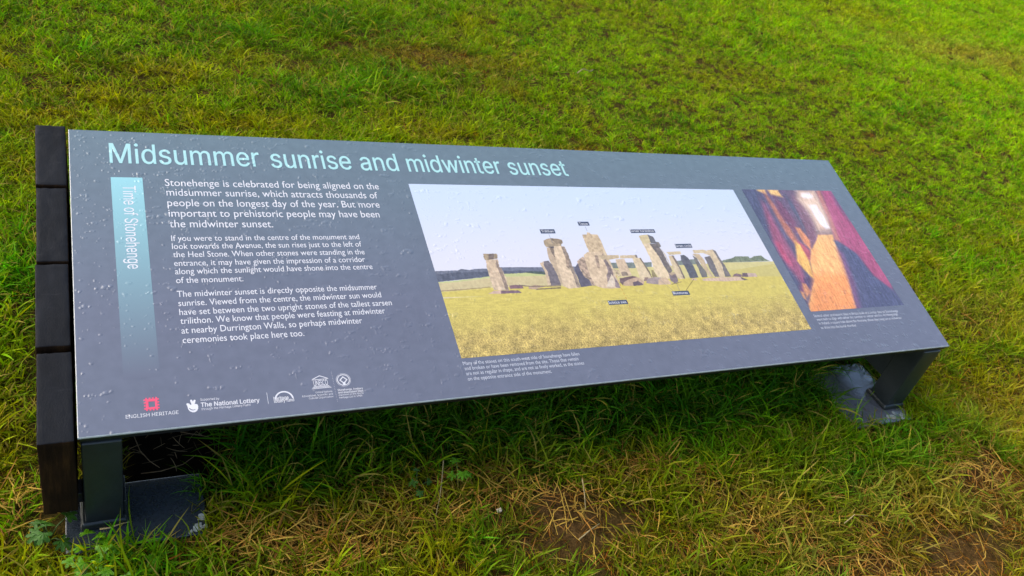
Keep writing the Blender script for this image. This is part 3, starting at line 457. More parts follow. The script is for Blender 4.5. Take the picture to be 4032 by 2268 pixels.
GLYPH = json.loads(r'''{",":[188,[[38,-119,68,71,137,71,84,-119]]],"1":[453,[[76,0,76,55,391,55,391,0],[276,509,276,0,212,0,212,448,209,448,86,358,86,427,198,509]]],"6":[453,[[226,-7,203,-5,182,-1,161,5,142,15,125,26,109,40,96,56,84,74,75,94,69,115,65,138,64,162,65,180,68,199,73,219,80,239,89,261,102,285,118,311,137,340,252,509,322,509,151,261,145,261,149,268,154,275,159,281,165,288,172,293,179,299,187,303,196,307,205,310,214,312,224,314,235,314,257,313,278,309,298,303,316,295,332,284,346,271,359,257,370,240,378,221,384,201,388,180,389,157,388,134,384,112,377,92,368,73,356,55,343,39,327,26,310,14,291,5,271,-2,249,-6],[226,48,241,49,254,52,267,56,279,63,289,70,299,79,307,90,314,101,320,114,324,128,327,142,327,157,327,173,324,187,320,201,314,213,307,225,299,235,289,244,279,251,267,258,254,262,241,264,226,265,212,264,198,262,186,258,174,252,163,244,153,235,145,225,138,214,132,201,128,188,126,174,125,158,126,143,128,128,132,114,138,102,145,90,153,79,163,70,174,63,186,56,198,52,212,49]]],"8":[453,[[226,-7,201,-6,178,-2,156,3,136,11,117,21,101,33,86,47,74,62,64,78,57,96,53,115,52,135,53,151,55,166,59,181,65,195,72,208,81,220,90,231,101,241,113,249,125,256,139,261,153,265,153,267,135,273,119,282,105,293,93,308,83,324,76,342,72,360,70,380,72,399,75,417,82,434,90,450,101,464,114,477,129,488,146,498,164,506,184,511,204,514,226,516,248,514,269,511,288,506,306,498,323,488,337,477,350,464,361,450,370,434,377,417,380,399,382,380,380,361,376,342,369,324,359,308,347,293,333,282,318,273,300,267,300,265,314,261,327,256,339,249,351,241,362,231,372,220,380,208,387,195,393,181,397,166,400,151,401,135,399,115,395,96,388,78,378,62,366,47,352,33,335,21,317,11,296,3,275,-2,251,-6],[226,49,243,50,258,52,272,55,285,60,296,66,307,74,315,82,323,91,329,102,333,113,336,126,337,139,336,152,333,165,329,177,322,189,314,199,305,208,295,216,283,223,270,228,256,232,242,234,226,235,211,234,196,232,182,228,169,223,157,216,147,208,138,199,130,189,123,177,119,165,116,152,115,139,116,126,119,113,123,102,129,91,136,82,145,74,156,66,167,60,180,55,195,52,210,50],[226,290,239,290,252,292,263,296,274,300,284,306,293,313,300,321,307,330,312,341,316,351,318,363,319,376,318,388,316,399,313,410,308,420,301,429,294,437,285,444,275,449,264,454,252,457,240,459,226,460,213,459,200,457,188,454,177,449,167,444,159,437,151,429,145,420,139,410,136,399,134,388,133,376,134,363,136,351,139,341,145,330,151,321,159,313,168,306,178,300,189,296,201,292,213,290]]],"9":[453,[[226,516,249,514,271,510,291,503,310,494,328,482,343,468,356,452,368,434,377,414,384,393,388,371,389,347,388,328,385,309,380,290,373,270,363,248,350,224,334,197,315,168,200,0,130,0,301,248,307,248,303,240,299,234,294,227,287,221,281,215,273,210,265,206,257,202,248,199,238,196,228,195,218,195,195,196,175,199,155,206,137,214,121,225,106,237,94,252,83,269,74,287,68,307,65,329,64,352,65,375,69,397,75,417,85,436,96,454,110,469,125,483,143,494,162,504,182,510,203,514],[226,460,212,459,199,457,186,452,174,446,163,438,154,429,145,419,138,407,133,395,129,381,126,367,125,352,126,336,129,322,133,308,138,295,145,284,154,274,163,265,174,257,186,251,199,247,212,244,226,243,240,244,254,247,267,251,279,257,289,265,299,273,307,284,314,295,320,308,324,321,327,335,327,350,327,366,324,381,320,394,314,407,307,419,299,429,290,438,279,446,267,452,254,457,241,459]]],"A":[480,[[16,0,201,509,276,509,463,0,395,0,287,302,282,317,276,334,270,352,264,372,257,394,250,420,241,447,232,478,245,478,236,447,228,419,220,393,213,371,206,351,201,333,195,317,191,302,85,0],[110,142,110,199,370,199,370,142]]],"C":[510,[[267,-7,235,-5,205,1,177,11,150,25,126,42,104,63,86,88,70,115,57,146,48,179,42,215,40,254,42,293,48,329,57,362,70,393,86,421,104,445,126,466,150,484,177,498,205,508,235,514,267,516,286,515,305,513,323,509,340,504,357,498,373,490,388,481,402,471,415,460,427,447,438,433,448,418,456,402,463,385,469,367,473,348,408,348,405,361,401,373,395,384,389,395,382,404,375,413,366,421,357,428,348,435,337,440,327,445,315,449,304,452,292,454,280,455,267,456,245,454,223,450,203,443,184,432,166,419,150,403,137,385,125,364,116,340,109,314,105,285,103,254,105,223,109,194,116,168,125,145,137,123,151,105,166,89,184,76,203,66,223,59,245,54,267,53,280,53,292,55,304,57,315,60,327,64,337,69,348,74,357,81,366,88,375,96,382,105,389,114,395,125,401,136,405,148,408,160,473,160,469,142,463,124,457,107,448,91,438,76,428,62,416,49,402,38,388,28,373,19,357,11,341,5,323,0,305,-4,286,-6]]],"E":[419,[[60,0,60,509,372,509,372,452,125,452,125,286,355,286,355,229,125,229,125,57,375,57,375,0]]],"F":[410,[[60,0,60,509,369,509,369,452,125,452,125,278,346,278,346,221,125,221,125,0]]],"G":[520,[[269,-7,236,-5,205,1,176,11,149,25,125,43,104,64,85,88,69,116,57,146,47,179,42,215,40,254,42,293,47,329,57,362,69,393,85,421,103,445,125,466,149,484,175,498,203,508,233,514,265,516,285,515,304,513,322,509,340,504,358,497,374,489,389,480,403,469,416,458,429,445,439,431,449,416,458,401,465,384,470,367,474,349,408,349,404,361,399,372,393,383,387,393,380,403,373,411,365,420,356,427,347,434,337,439,326,444,315,448,304,452,291,454,279,455,265,456,243,454,222,450,202,443,183,432,166,419,150,404,137,385,125,364,116,340,109,314,105,285,103,254,105,223,109,194,116,168,125,145,137,124,151,105,166,90,184,76,203,66,224,59,246,54,269,53,290,54,309,57,328,63,345,71,360,81,374,93,386,107,396,123,404,141,410,160,414,180,415,202,434,199,283,199,283,256,478,256,478,200,476,170,471,141,463,115,451,91,436,69,419,50,399,33,377,19,352,8,326,0,298,-5]]],"H":[517,[[60,0,60,509,125,509,125,289,392,289,392,509,457,509,457,0,392,0,392,232,125,232,125,0]]],"I":[300,[[31,0,31,57,118,57,118,452,31,452,31,509,269,509,269,452,183,452,183,57,269,57,269,0]]],"L":[393,[[60,0,60,509,125,509,125,57,361,57,361,0]]],"M":[628,[[60,0,60,509,152,509,277,187,280,181,282,174,285,167,287,159,290,150,293,141,296,132,299,123,302,113,305,103,308,93,311,84,314,74,317,65,319,57,322,49,307,49,310,57,312,65,315,73,318,83,321,92,324,102,327,111,330,121,333,131,336,140,339,149,342,158,345,167,348,174,350,181,352,187,476,509,568,509,568,0,504,0,504,291,504,299,504,308,504,317,504,327,505,337,505,347,505,358,505,369,506,413,506,424,507,435,507,446,507,457,513,457,509,445,505,433,502,421,498,409,494,397,490,386,486,374,482,363,478,352,474,341,471,331,467,322,464,313,461,305,458,297,456,291,342,0,286,0,170,291,168,297,165,304,162,312,159,321,156,330,152,340,149,350,145,361,141,372,137,384,133,396,129,408,125,420,121,432,116,445,112,457,119,457,119,447,119,437,120,427,120,416,120,405,120,394,121,383,121,372,122,328,122,318,122,309,122,300,122,291,122,0]]],"N":[523,[[60,0,60,509,136,509,343,183,347,176,352,169,357,160,363,151,369,141,375,130,381,119,388,107,394,94,401,82,407,68,414,55,405,54,403,68,402,81,401,95,401,108,400,121,400,134,399,146,399,157,399,168,399,178,399,187,399,195,399,509,463,509,463,0,387,0,202,290,196,300,190,310,184,320,177,331,171,342,164,354,156,367,148,381,108,452,119,454,120,435,121,417,122,400,122,384,123,368,123,354,124,340,124,328,125,317,125,307,125,298,125,291,125,0]]],"O":[533,[[267,-7,235,-5,205,1,177,11,150,25,126,42,105,63,86,88,70,115,57,146,48,179,42,215,40,254,42,293,48,329,57,362,70,393,86,421,105,445,126,466,150,484,177,498,205,508,235,514,267,516,299,514,329,508,357,498,384,484,408,466,429,445,448,421,464,393,477,362,486,329,491,293,493,254,491,215,486,179,477,146,464,115,448,88,429,63,408,42,384,25,357,11,329,1,299,-5],[267,53,289,54,310,59,330,66,349,76,367,89,383,105,396,123,408,144,418,168,425,194,429,223,430,254,429,286,425,314,418,341,408,365,396,386,383,404,367,420,349,433,330,443,310,450,289,454,267,456,245,454,223,450,203,443,184,433,167,420,151,404,137,385,125,364,116,340,109,314,105,285,103,254,105,223,109,194,116,168,125,144,137,123,151,105,167,89,184,76,203,66,223,59,245,54]]],"R":[449,[[60,0,60,509,236,509,264,507,290,504,313,497,333,489,351,478,367,465,380,450,390,433,399,415,405,395,408,374,409,352,408,330,405,309,399,290,390,271,380,255,367,240,351,228,333,217,312,209,289,203,264,199,236,198,96,198,96,255,234,255,252,256,269,258,284,262,298,267,309,273,319,281,327,290,334,300,339,312,342,324,344,338,345,352,344,367,342,380,339,393,334,405,327,415,319,425,309,433,298,440,284,445,269,449,252,451,233,452,125,452,125,0],[353,0,230,229,303,229,428,0]]],"S":[447,[[224,-9,197,-8,172,-4,149,1,128,9,108,19,91,31,76,45,64,60,54,77,46,96,41,115,38,137,104,137,107,123,110,110,116,98,123,88,132,79,142,71,154,64,166,59,180,55,194,52,209,50,224,49,241,50,257,52,272,55,286,60,299,66,311,74,321,82,329,92,336,102,341,114,345,126,346,139,345,151,342,161,338,171,332,179,325,186,316,193,307,199,296,205,284,209,272,214,259,218,245,222,184,239,154,249,128,260,105,274,86,289,71,307,60,326,54,348,52,372,53,393,58,413,65,431,75,448,87,463,102,476,119,488,138,498,158,506,180,511,203,514,227,516,252,514,275,511,296,505,316,498,334,488,351,476,365,463,377,449,387,433,394,415,399,397,401,378,337,378,334,396,326,412,316,426,302,437,286,447,267,453,247,457,225,459,209,458,194,456,180,452,167,448,156,442,145,435,136,427,129,418,123,409,118,398,116,387,115,376,116,363,119,352,124,342,131,334,139,326,148,319,158,313,169,308,180,304,191,300,202,296,212,293,264,279,276,276,287,272,299,268,312,264,324,258,336,252,347,245,359,238,369,229,379,220,387,209,395,198,401,185,405,171,407,155,408,139,407,118,403,99,396,81,386,64,374,48,360,34,343,21,323,11,302,2,278,-4,252,-8]]],"T":[449,[[32,452,32,509,417,509,417,452,257,452,257,0,193,0,193,452]]],"U":[517,[[259,-8,230,-7,203,-2,177,5,154,15,133,28,114,43,98,60,85,80,74,101,66,124,62,148,60,173,60,509,124,509,124,178,125,160,128,144,133,128,141,113,150,99,160,87,173,77,187,68,203,61,220,56,239,53,259,52,279,53,298,56,315,61,331,68,345,77,357,87,368,99,377,113,384,128,389,144,392,160,393,178,393,509,457,509,457,173,456,148,451,124,443,101,433,80,419,60,403,43,384,28,363,15,340,5,315,-2,288,-7]]],"W":[686,[[155,0,16,509,82,509,163,196,166,183,170,171,173,158,175,145,178,133,181,120,184,107,187,94,189,80,192,67,195,53,197,40,189,40,192,53,194,67,197,80,200,94,203,107,205,120,208,133,211,145,214,158,218,171,221,183,224,196,306,509,380,509,462,196,465,183,468,171,471,158,474,145,477,133,480,120,483,107,486,94,489,80,492,67,494,53,497,40,488,40,491,53,493,67,496,80,499,94,502,107,504,120,507,133,510,145,513,158,517,171,520,183,523,196,603,509,670,509,530,0,455,0,368,323,363,339,359,356,355,373,351,391,347,410,344,431,340,452,336,475,350,475,346,453,342,433,339,413,335,395,331,377,327,359,323,341,318,323,230,0]]],"a":[389,[[160,-9,142,-8,126,-5,110,-1,94,5,80,12,68,22,57,32,48,45,40,58,35,73,31,90,30,108,31,123,34,138,38,150,43,161,50,171,58,179,67,187,78,193,89,199,100,203,112,207,125,211,138,213,152,216,165,218,178,220,194,222,209,224,222,225,234,227,244,228,252,230,259,232,265,235,270,238,273,243,275,248,276,255,276,257,275,268,273,279,271,288,267,297,262,304,256,311,248,317,240,322,230,326,220,329,208,330,196,331,183,330,171,329,159,326,149,322,140,318,132,313,124,307,118,301,112,294,107,288,103,281,100,274,41,291,48,308,57,322,67,335,79,346,91,355,104,364,118,370,133,375,148,379,163,382,179,384,194,384,204,384,215,383,227,382,239,379,251,376,263,372,275,367,286,360,296,353,306,343,315,333,322,320,329,306,333,290,336,272,337,251,337,0,277,0,277,52,272,52,269,45,264,38,258,32,252,25,244,18,236,12,226,6,215,1,203,-3,190,-6,176,-8],[170,45,187,46,202,49,216,53,228,59,239,66,248,74,257,83,263,93,269,104,272,115,275,126,276,138,276,190,273,188,270,186,265,184,259,182,253,180,246,179,239,177,231,176,223,175,216,173,208,172,200,171,193,170,186,169,181,169,175,168,165,166,154,164,144,162,134,159,125,155,117,150,110,145,103,139,98,132,95,124,93,115,92,105,92,95,94,87,98,79,102,72,107,66,114,61,121,56,130,52,139,49,149,47,159,46]]],"b":[424,[[229,-8,213,-7,198,-5,184,-1,172,4,162,10,153,17,145,24,138,31,132,39,127,46,122,53,118,59,112,59,112,0,53,0,53,509,114,509,114,319,118,319,122,325,127,331,132,338,137,346,144,353,152,360,161,367,171,373,183,378,197,381,212,384,229,384,252,383,274,378,294,371,313,361,330,347,345,332,359,313,370,293,379,270,385,245,389,218,390,189,389,160,385,133,379,108,370,84,359,64,346,45,330,29,313,16,294,5,274,-2,252,-7],[220,47,237,48,253,51,267,57,279,66,291,76,301,88,309,101,316,117,321,133,325,151,327,170,328,189,327,209,325,227,321,245,316,261,309,276,301,290,291,301,280,311,267,319,253,325,237,329,220,330,203,329,188,325,174,320,161,312,150,302,140,291,132,278,125,263,120,247,116,229,113,210,113,189,113,169,116,150,120,132,125,115,132,100,140,86,150,75,162,65,174,57,188,51,204,48]]],"c":[396,[[207,-8,182,-7,159,-2,137,6,117,16,98,30,82,46,68,64,56,85,46,108,40,133,36,159,34,187,36,216,40,243,46,268,56,291,68,312,82,330,98,346,117,360,137,371,159,378,182,383,207,384,221,384,234,383,247,380,260,377,272,373,284,368,295,362,305,356,315,349,324,341,332,332,340,322,347,312,353,301,358,289,362,277,303,262,301,269,298,276,294,283,290,289,286,295,281,301,276,306,270,311,264,315,257,319,250,322,242,325,234,327,226,329,217,329,207,330,189,329,173,325,158,319,145,310,134,300,124,287,115,274,108,258,103,242,99,224,97,206,96,187,97,169,99,151,103,134,108,117,115,102,124,89,134,76,145,66,158,57,173,51,189,48,207,46,217,47,226,48,234,49,243,52,250,54,258,58,264,62,271,66,277,71,282,76,287,82,292,89,296,95,299,102,302,110,304,117,363,102,359,90,354,78,348,67,341,56,334,46,325,37,316,29,306,21,296,15,285,9,273,4,261,-1,248,-4,235,-6,221,-8]]],"d":[424,[[195,-8,172,-7,151,-2,130,5,111,16,94,29,79,45,66,64,55,84,46,108,39,133,35,160,34,189,35,218,39,245,46,270,55,293,66,313,79,332,95,347,112,361,131,371,151,378,173,383,196,384,213,384,228,381,241,378,253,373,263,367,272,360,280,353,287,346,293,338,298,331,303,325,306,319,311,319,311,509,372,509,372,0,313,0,313,59,307,59,303,53,298,46,293,39,287,31,280,24,272,17,263,10,252,4,241,-1,227,-5,212,-7],[205,47,221,48,236,51,250,57,263,65,274,75,284,86,293,100,299,115,305,132,309,150,311,169,312,189,311,210,309,229,305,247,300,263,293,278,284,291,275,302,263,312,251,320,237,325,221,329,205,330,187,329,172,325,157,319,145,311,133,301,124,290,115,276,108,261,103,245,99,227,97,209,96,189,97,170,99,151,103,133,109,117,115,101,124,88,134,76,145,66,158,57,172,51,188,48]]],"e":[404,[[212,-8,185,-7,161,-2,138,6,117,16,98,30,82,46,68,64,56,85,46,108,40,132,35,159,34,187,35,215,39,242,46,267,55,290,67,311,81,329,97,346,115,359,135,370,157,378,180,383,205,384,221,384,236,382,251,379,266,374,280,368,294,361,307,351,319,341,331,329,341,315,350,299,357,282,363,263,368,242,370,219,371,194,371,169,75,169,75,221,338,221,310,202,309,220,307,237,303,254,298,269,291,282,283,294,273,305,263,314,250,321,237,326,222,329,205,330,189,329,173,326,159,321,146,313,135,304,125,294,116,282,109,270,103,256,99,241,97,226,96,211,96,178,97,157,100,139,104,122,110,106,118,92,128,80,139,70,151,61,165,55,179,50,195,47,212,46,224,47,234,48,244,50,254,53,263,56,271,61,278,66,285,73,292,80,297,88,302,96,306,105,365,91,360,77,353,63,345,51,335,39,324,29,311,19,298,11,283,4,266,-1,249,-5,231,-7]]],"f":[254,[[228,379,228,327,6,327,6,379],[81,0,81,432,82,447,84,461,89,474,96,486,104,496,113,505,124,513,135,519,148,524,161,527,174,529,187,530,197,530,207,529,215,528,222,527,229,525,234,524,239,522,243,521,227,468,225,469,222,470,219,471,215,472,211,473,206,473,200,474,195,474,182,473,171,470,162,466,154,460,149,452,145,443,142,431,142,419,142,0]]],"g":[425,[[207,-151,187,-150,168,-148,150,-144,134,-140,119,-134,105,-127,93,-119,82,-110,73,-101,64,-91,57,-80,51,-69,101,-41,106,-47,110,-53,116,-59,122,-66,128,-72,136,-78,145,-83,154,-88,165,-92,178,-95,192,-97,207,-97,229,-96,249,-92,267,-85,282,-75,295,-62,304,-47,310,-28,311,-6,311,68,306,68,302,62,298,56,293,49,287,41,280,34,272,28,263,21,252,16,241,11,227,8,212,5,195,5,173,6,152,10,132,17,113,27,95,39,80,53,67,71,55,90,46,112,39,136,35,163,34,191,35,220,39,246,46,271,55,293,66,314,80,332,95,347,112,361,131,371,152,378,173,383,196,384,213,384,228,382,242,378,253,373,264,367,273,360,281,353,288,346,294,338,299,331,304,325,308,319,313,319,313,379,372,379,372,-9,371,-32,367,-54,360,-73,350,-90,338,-104,324,-117,308,-127,291,-136,271,-142,251,-147,229,-150],[205,59,222,60,237,63,251,68,264,75,275,84,285,95,293,107,300,121,305,137,309,154,312,172,312,193,312,212,309,231,305,248,300,264,293,278,285,291,275,303,264,312,251,320,237,325,222,329,205,330,188,329,172,325,158,320,145,312,134,302,124,290,115,277,109,262,103,246,99,229,97,212,96,193,97,173,99,155,103,138,109,123,116,108,124,96,134,85,145,76,158,68,172,63,188,60]]],"h":[410,[[114,227,114,0,53,0,53,509,114,509,114,287,102,287,112,312,124,332,137,349,152,362,169,372,187,379,207,383,227,384,246,383,264,380,280,376,295,369,309,360,321,349,332,336,341,321,348,304,353,285,356,264,357,240,357,0,296,0,296,235,295,256,290,275,283,291,273,304,260,315,246,323,229,328,210,329,197,328,184,326,172,322,161,317,150,311,141,303,133,293,126,283,121,271,117,257,114,243]]],"i":[167,[[53,0,53,379,114,379,114,0],[84,443,75,444,67,446,60,449,54,455,48,461,44,468,42,475,41,483,42,491,44,499,48,506,54,512,60,517,67,521,75,523,84,524,92,523,100,521,107,517,114,512,119,506,123,499,126,491,126,483,126,475,123,468,119,461,114,455,107,449,100,446,92,444]]],"l":[189,[[139,-2,119,-1,101,3,86,10,74,20,65,33,58,47,54,65,53,84,53,509,114,509,114,99,114,87,115,77,117,68,120,62,124,58,130,54,137,53,146,52,150,52,154,52,158,52,160,53,163,53,165,53,167,54,170,54,181,3,176,2,172,1,167,0,162,-1,156,-2,151,-2,145,-2]]],"m":[610,[[53,0,53,379,112,379,112,295,108,295,112,310,118,323,125,335,132,346,141,355,151,363,161,370,172,376,183,380,195,384,207,386,219,386,239,385,257,380,273,372,287,361,299,347,309,331,316,314,321,295,312,295,317,308,322,321,329,332,337,343,347,353,357,361,368,369,381,375,394,380,407,383,422,385,437,386,453,385,468,383,483,378,497,372,510,364,522,354,532,342,541,328,548,313,553,296,556,276,557,255,557,0,496,0,496,254,494,273,490,289,483,302,473,313,460,321,447,326,433,329,419,330,406,330,395,328,384,324,374,320,365,314,358,307,351,299,345,290,341,280,338,270,336,259,335,247,335,0,274,0,274,260,273,275,269,288,262,301,253,311,242,320,229,326,215,329,199,330,188,330,178,328,168,325,158,320,148,314,140,307,132,299,126,289,121,278,117,266,114,253,114,238,114,0]]],"n":[410,[[114,227,114,0,53,0,53,379,112,379,112,287,102,287,112,312,124,332,137,349,152,362,169,372,187,379,207,383,227,384,246,383,264,380,280,376,295,369,309,360,321,349,332,336,341,321,348,304,353,285,356,264,357,240,357,0,296,0,296,235,295,256,290,275,283,291,273,304,260,315,246,323,229,328,210,329,197,328,184,326,172,322,161,317,150,311,141,303,133,293,126,283,121,271,117,257,114,243]]],"o":[415,[[207,-8,182,-7,159,-2,137,6,117,16,98,30,82,46,68,64,56,85,46,108,40,133,36,159,34,187,36,216,40,243,46,268,56,291,68,312,82,330,98,346,117,360,137,371,159,378,182,383,207,384,233,383,256,378,278,371,299,360,317,346,333,330,347,312,359,291,369,268,376,243,380,216,381,187,380,159,376,133,369,108,359,85,347,64,333,46,317,30,299,16,278,6,256,-2,233,-7],[207,46,226,48,242,51,257,57,270,66,282,76,292,89,300,102,307,117,312,134,316,151,318,169,319,187,318,206,316,224,312,242,307,258,300,274,292,287,282,300,270,310,257,319,242,325,226,329,207,330,189,329,173,325,158,319,145,310,134,300,124,287,115,274,108,258,103,242,99,224,97,206,96,187,97,169,99,151,103,134,108,117,115,102,124,89,134,76,145,66,158,57,173,51,189,48]]],"p":[424,[[53,-143,53,379,112,379,112,319,118,319,122,325,126,331,131,338,137,346,144,353,152,360,161,367,171,373,183,378,197,381,212,384,229,384,252,383,274,378,294,371,313,361,330,347,345,332,359,313,370,293,379,270,385,245,389,218,390,189,389,160,385,133,379,108,370,84,359,64,346,45,330,29,313,16,294,5,274,-2,252,-7,229,-8,213,-7,198,-5,184,-1,173,4,162,10,153,17,145,24,138,31,132,39,127,46,122,53,118,59,114,59,114,-143],[220,47,237,48,253,51,267,57,279,66,291,76,301,88,309,101,316,117,321,133,325,151,327,170,328,189,327,209,325,227,321,245,316,261,309,276,301,290,291,301,280,311,267,319,253,325,237,329,220,330,203,329,188,325,174,320,161,312,150,302,140,291,132,278,125,263,120,247,116,229,113,210,113,189,113,169,116,150,120,132,125,115,132,100,140,86,150,75,162,65,174,57,188,51,204,48]]],"r":[259,[[53,0,53,379,112,379,112,321,115,321,122,335,130,347,140,358,152,367,166,375,181,380,196,384,213,385,217,385,221,385,225,385,229,384,234,384,237,384,241,384,243,384,243,322,242,323,239,323,235,324,230,324,224,325,219,325,213,326,207,326,194,325,182,323,170,319,159,315,149,309,140,301,132,293,126,284,121,273,117,262,114,250,114,237,114,0]]],"s":[365,[[182,-8,163,-7,145,-5,128,-2,112,3,98,10,84,18,72,27,62,38,53,50,45,63,40,78,36,94,94,107,99,92,105,79,114,69,124,60,136,54,150,49,165,46,181,45,200,46,217,50,232,55,244,62,255,71,262,81,267,91,268,103,267,112,265,121,260,129,254,136,246,142,237,147,225,151,212,155,149,170,125,177,104,186,87,196,72,208,61,222,53,237,48,255,47,274,48,290,51,305,57,319,65,332,75,343,87,354,100,363,115,370,131,377,149,381,167,384,187,384,206,384,223,381,239,378,254,372,267,366,279,358,290,349,299,339,307,328,314,316,319,303,324,290,268,277,264,288,258,298,251,307,243,316,232,323,219,328,205,331,187,333,171,332,156,329,143,324,131,317,121,308,114,299,110,289,109,277,110,267,112,258,117,250,124,243,133,237,144,232,157,227,172,223,229,209,254,202,275,194,292,183,306,171,317,158,325,142,330,125,331,107,330,90,326,75,321,61,312,47,302,35,290,24,276,15,260,6,242,0,223,-5,203,-7]]],"t":[227,[[204,379,204,327,6,327,6,379],[65,471,126,471,126,98,127,86,128,76,132,68,136,61,142,56,150,53,159,51,170,50,173,50,177,50,181,51,185,51,190,52,194,52,198,53,202,54,213,2,208,0,203,-1,198,-2,192,-3,186,-3,180,-4,174,-4,168,-4,145,-3,125,2,107,10,92,21,80,35,72,52,67,71,65,93]]],"u":[410,[[182,-5,164,-4,146,-1,130,4,115,11,101,20,89,31,78,44,69,59,62,76,57,95,54,116,53,139,53,379,114,379,114,144,115,123,119,105,127,89,137,75,150,64,164,56,181,52,200,50,213,51,226,53,238,57,249,62,259,69,268,77,276,86,283,97,289,109,293,122,295,137,296,153,296,379,357,379,357,0,298,0,298,92,307,92,297,67,286,47,272,30,257,17,240,7,222,0,203,-4]]],"v":[389,[[163,0,17,379,84,379,195,55,305,379,371,379,226,0]]],"w":[567,[[138,0,23,379,87,379,170,95,252,379,316,379,398,95,480,379,545,379,429,0,368,0,284,295,199,0]]],"y":[389,[[47,-139,61,-86,71,-87,80,-89,88,-90,96,-90,104,-89,111,-87,118,-84,124,-80,130,-74,136,-67,141,-58,146,-48,151,-36,163,-1,17,379,84,379,195,50,305,379,371,379,204,-58,198,-72,191,-85,184,-97,177,-107,168,-116,159,-124,150,-130,139,-136,128,-140,117,-143,104,-145,91,-145,84,-145,77,-145,71,-144,65,-143,59,-142,54,-141,51,-140]]],"z":[380,[[42,0,42,46,254,320,254,323,48,323,48,379,333,379,333,331,126,60,126,56,339,56,339,0]]],"\u00ae":[463,[[231,118,211,119,192,122,173,127,154,134,137,142,121,152,105,164,91,177,78,191,67,206,57,222,48,240,42,258,37,277,34,297,33,317,34,337,37,357,42,376,48,394,57,411,67,428,78,443,91,457,105,470,121,482,137,491,154,500,173,507,192,512,211,515,231,516,252,515,271,512,290,507,309,500,326,491,343,482,358,470,372,457,385,443,396,428,406,411,415,394,422,376,426,357,429,337,430,317,429,297,426,277,422,258,415,240,406,222,396,206,385,191,372,177,358,164,343,152,326,142,309,134,290,127,271,122,252,119],[231,166,252,168,271,171,290,178,307,187,323,198,338,210,351,225,362,241,371,259,377,277,381,296,382,317,381,337,377,357,371,375,362,393,351,409,338,423,323,436,307,447,290,456,271,462,252,466,231,467,211,466,192,462,173,456,156,447,140,436,125,423,112,409,101,393,92,375,86,357,82,337,81,317,82,296,86,277,92,259,101,241,112,225,125,210,140,198,156,187,173,178,192,171,211,168],[273,226,228,312,273,312,319,226],[161,226,161,409,253,409,259,408,266,407,272,405,279,402,285,399,292,394,297,389,302,383,306,376,309,368,311,360,311,350,311,341,309,332,306,323,302,316,296,309,291,304,285,299,278,295,271,292,264,289,257,288,250,287,185,287,185,319,239,319,243,319,248,321,253,323,257,327,261,331,264,337,266,343,267,350,266,358,264,364,261,368,257,372,252,375,248,376,244,378,239,378,203,378,203,226]]]," ":[188,[]]}''')

sign = empty('information_sign', (0, 0, 0))
tag(sign, 'low tilted grey information board on steel legs with black timbers along one end', 'information board')

panel_root = None
def local(u, v, h=0.0):                # metres on the panel -> coordinates of the panel object (its own frame lies in the board's plane)
    return (u, H - v, h)
def set_frame(o):
    o.location = (0, 0, Z0); o.rotation_euler = (T, 0, 0)

def add_uv(me, name, f):
    uv = me.uv_layers.new(name=name); d = uv.data
    for lp in me.loops:
        c = me.vertices[lp.vertex_index].co; d[lp.index].uv = f(c.x, H - c.y)
def puv(u, v): return (u / W, 1 - v / H)

BG = pc((109, 116, 131))
# board: slate print, paler and greyer along the top; sky sheen painted into the left end
bm_, nt, p = mat('slate grey print')
uvn = nd(nt, 'ShaderNodeUVMap'); uvn.uv_map = 'panel'
t = nd(nt, 'ShaderNodeTexImage'); t.image = drop_img; t.interpolation = 'Cubic'; t.extension = 'EXTEND'
nt.links.new(uvn.outputs[0], t.inputs['Vector']); film(nt, t, p)
n = noise_tex(nt, 4.5, 6, .6); n2 = noise_tex(nt, 55, 3, .5)
r = ramp(nt, n.outputs['Fac'], [(.30, BG), (.72, tuple(v * 1.13 for v in BG))])
gr = nd(nt, 'ShaderNodeTexGradient')
sx = nd(nt, 'ShaderNodeSeparateXYZ'); nt.links.new(uvn.outputs[0], sx.inputs[0])
top = ramp(nt, sx.outputs['Y'], [(.35, (0, 0, 0)), (.98, (.75, .75, .75))])
c1 = mixc(nt, top.outputs[0], r.outputs[0], pc((110, 136, 141)))
lf = ramp(nt, sx.outputs['X'], [(0, (.12, .12, .12)), (.10, (0, 0, 0))])
c2 = mixc(nt, lf.outputs[0], c1, pc((114, 130, 140)))
sm = ramp(nt, n2.outputs['Fac'], [(.3, (.94, .94, .94)), (.7, (1.06, 1.06, 1.06))])
nt.links.new(mixc(nt, 1.0, c2, sm.outputs[0], 'MULTIPLY'), p.inputs['Base Color'])

edge_m, nt, p = mat('pale laminate edge'); p.inputs['Base Color'].default_value = (.62, .64, .60, 1); p.inputs['Roughness'].default_value = .5
nn = noise_tex(nt, 60, 4, .7); rr_ = ramp(nt, nn.outputs['Fac'], [(.35, (.42, .42, .38)), (.55, (.58, .59, .55))]); nt.links.new(rr_.outputs[0], p.inputs['Base Color'])

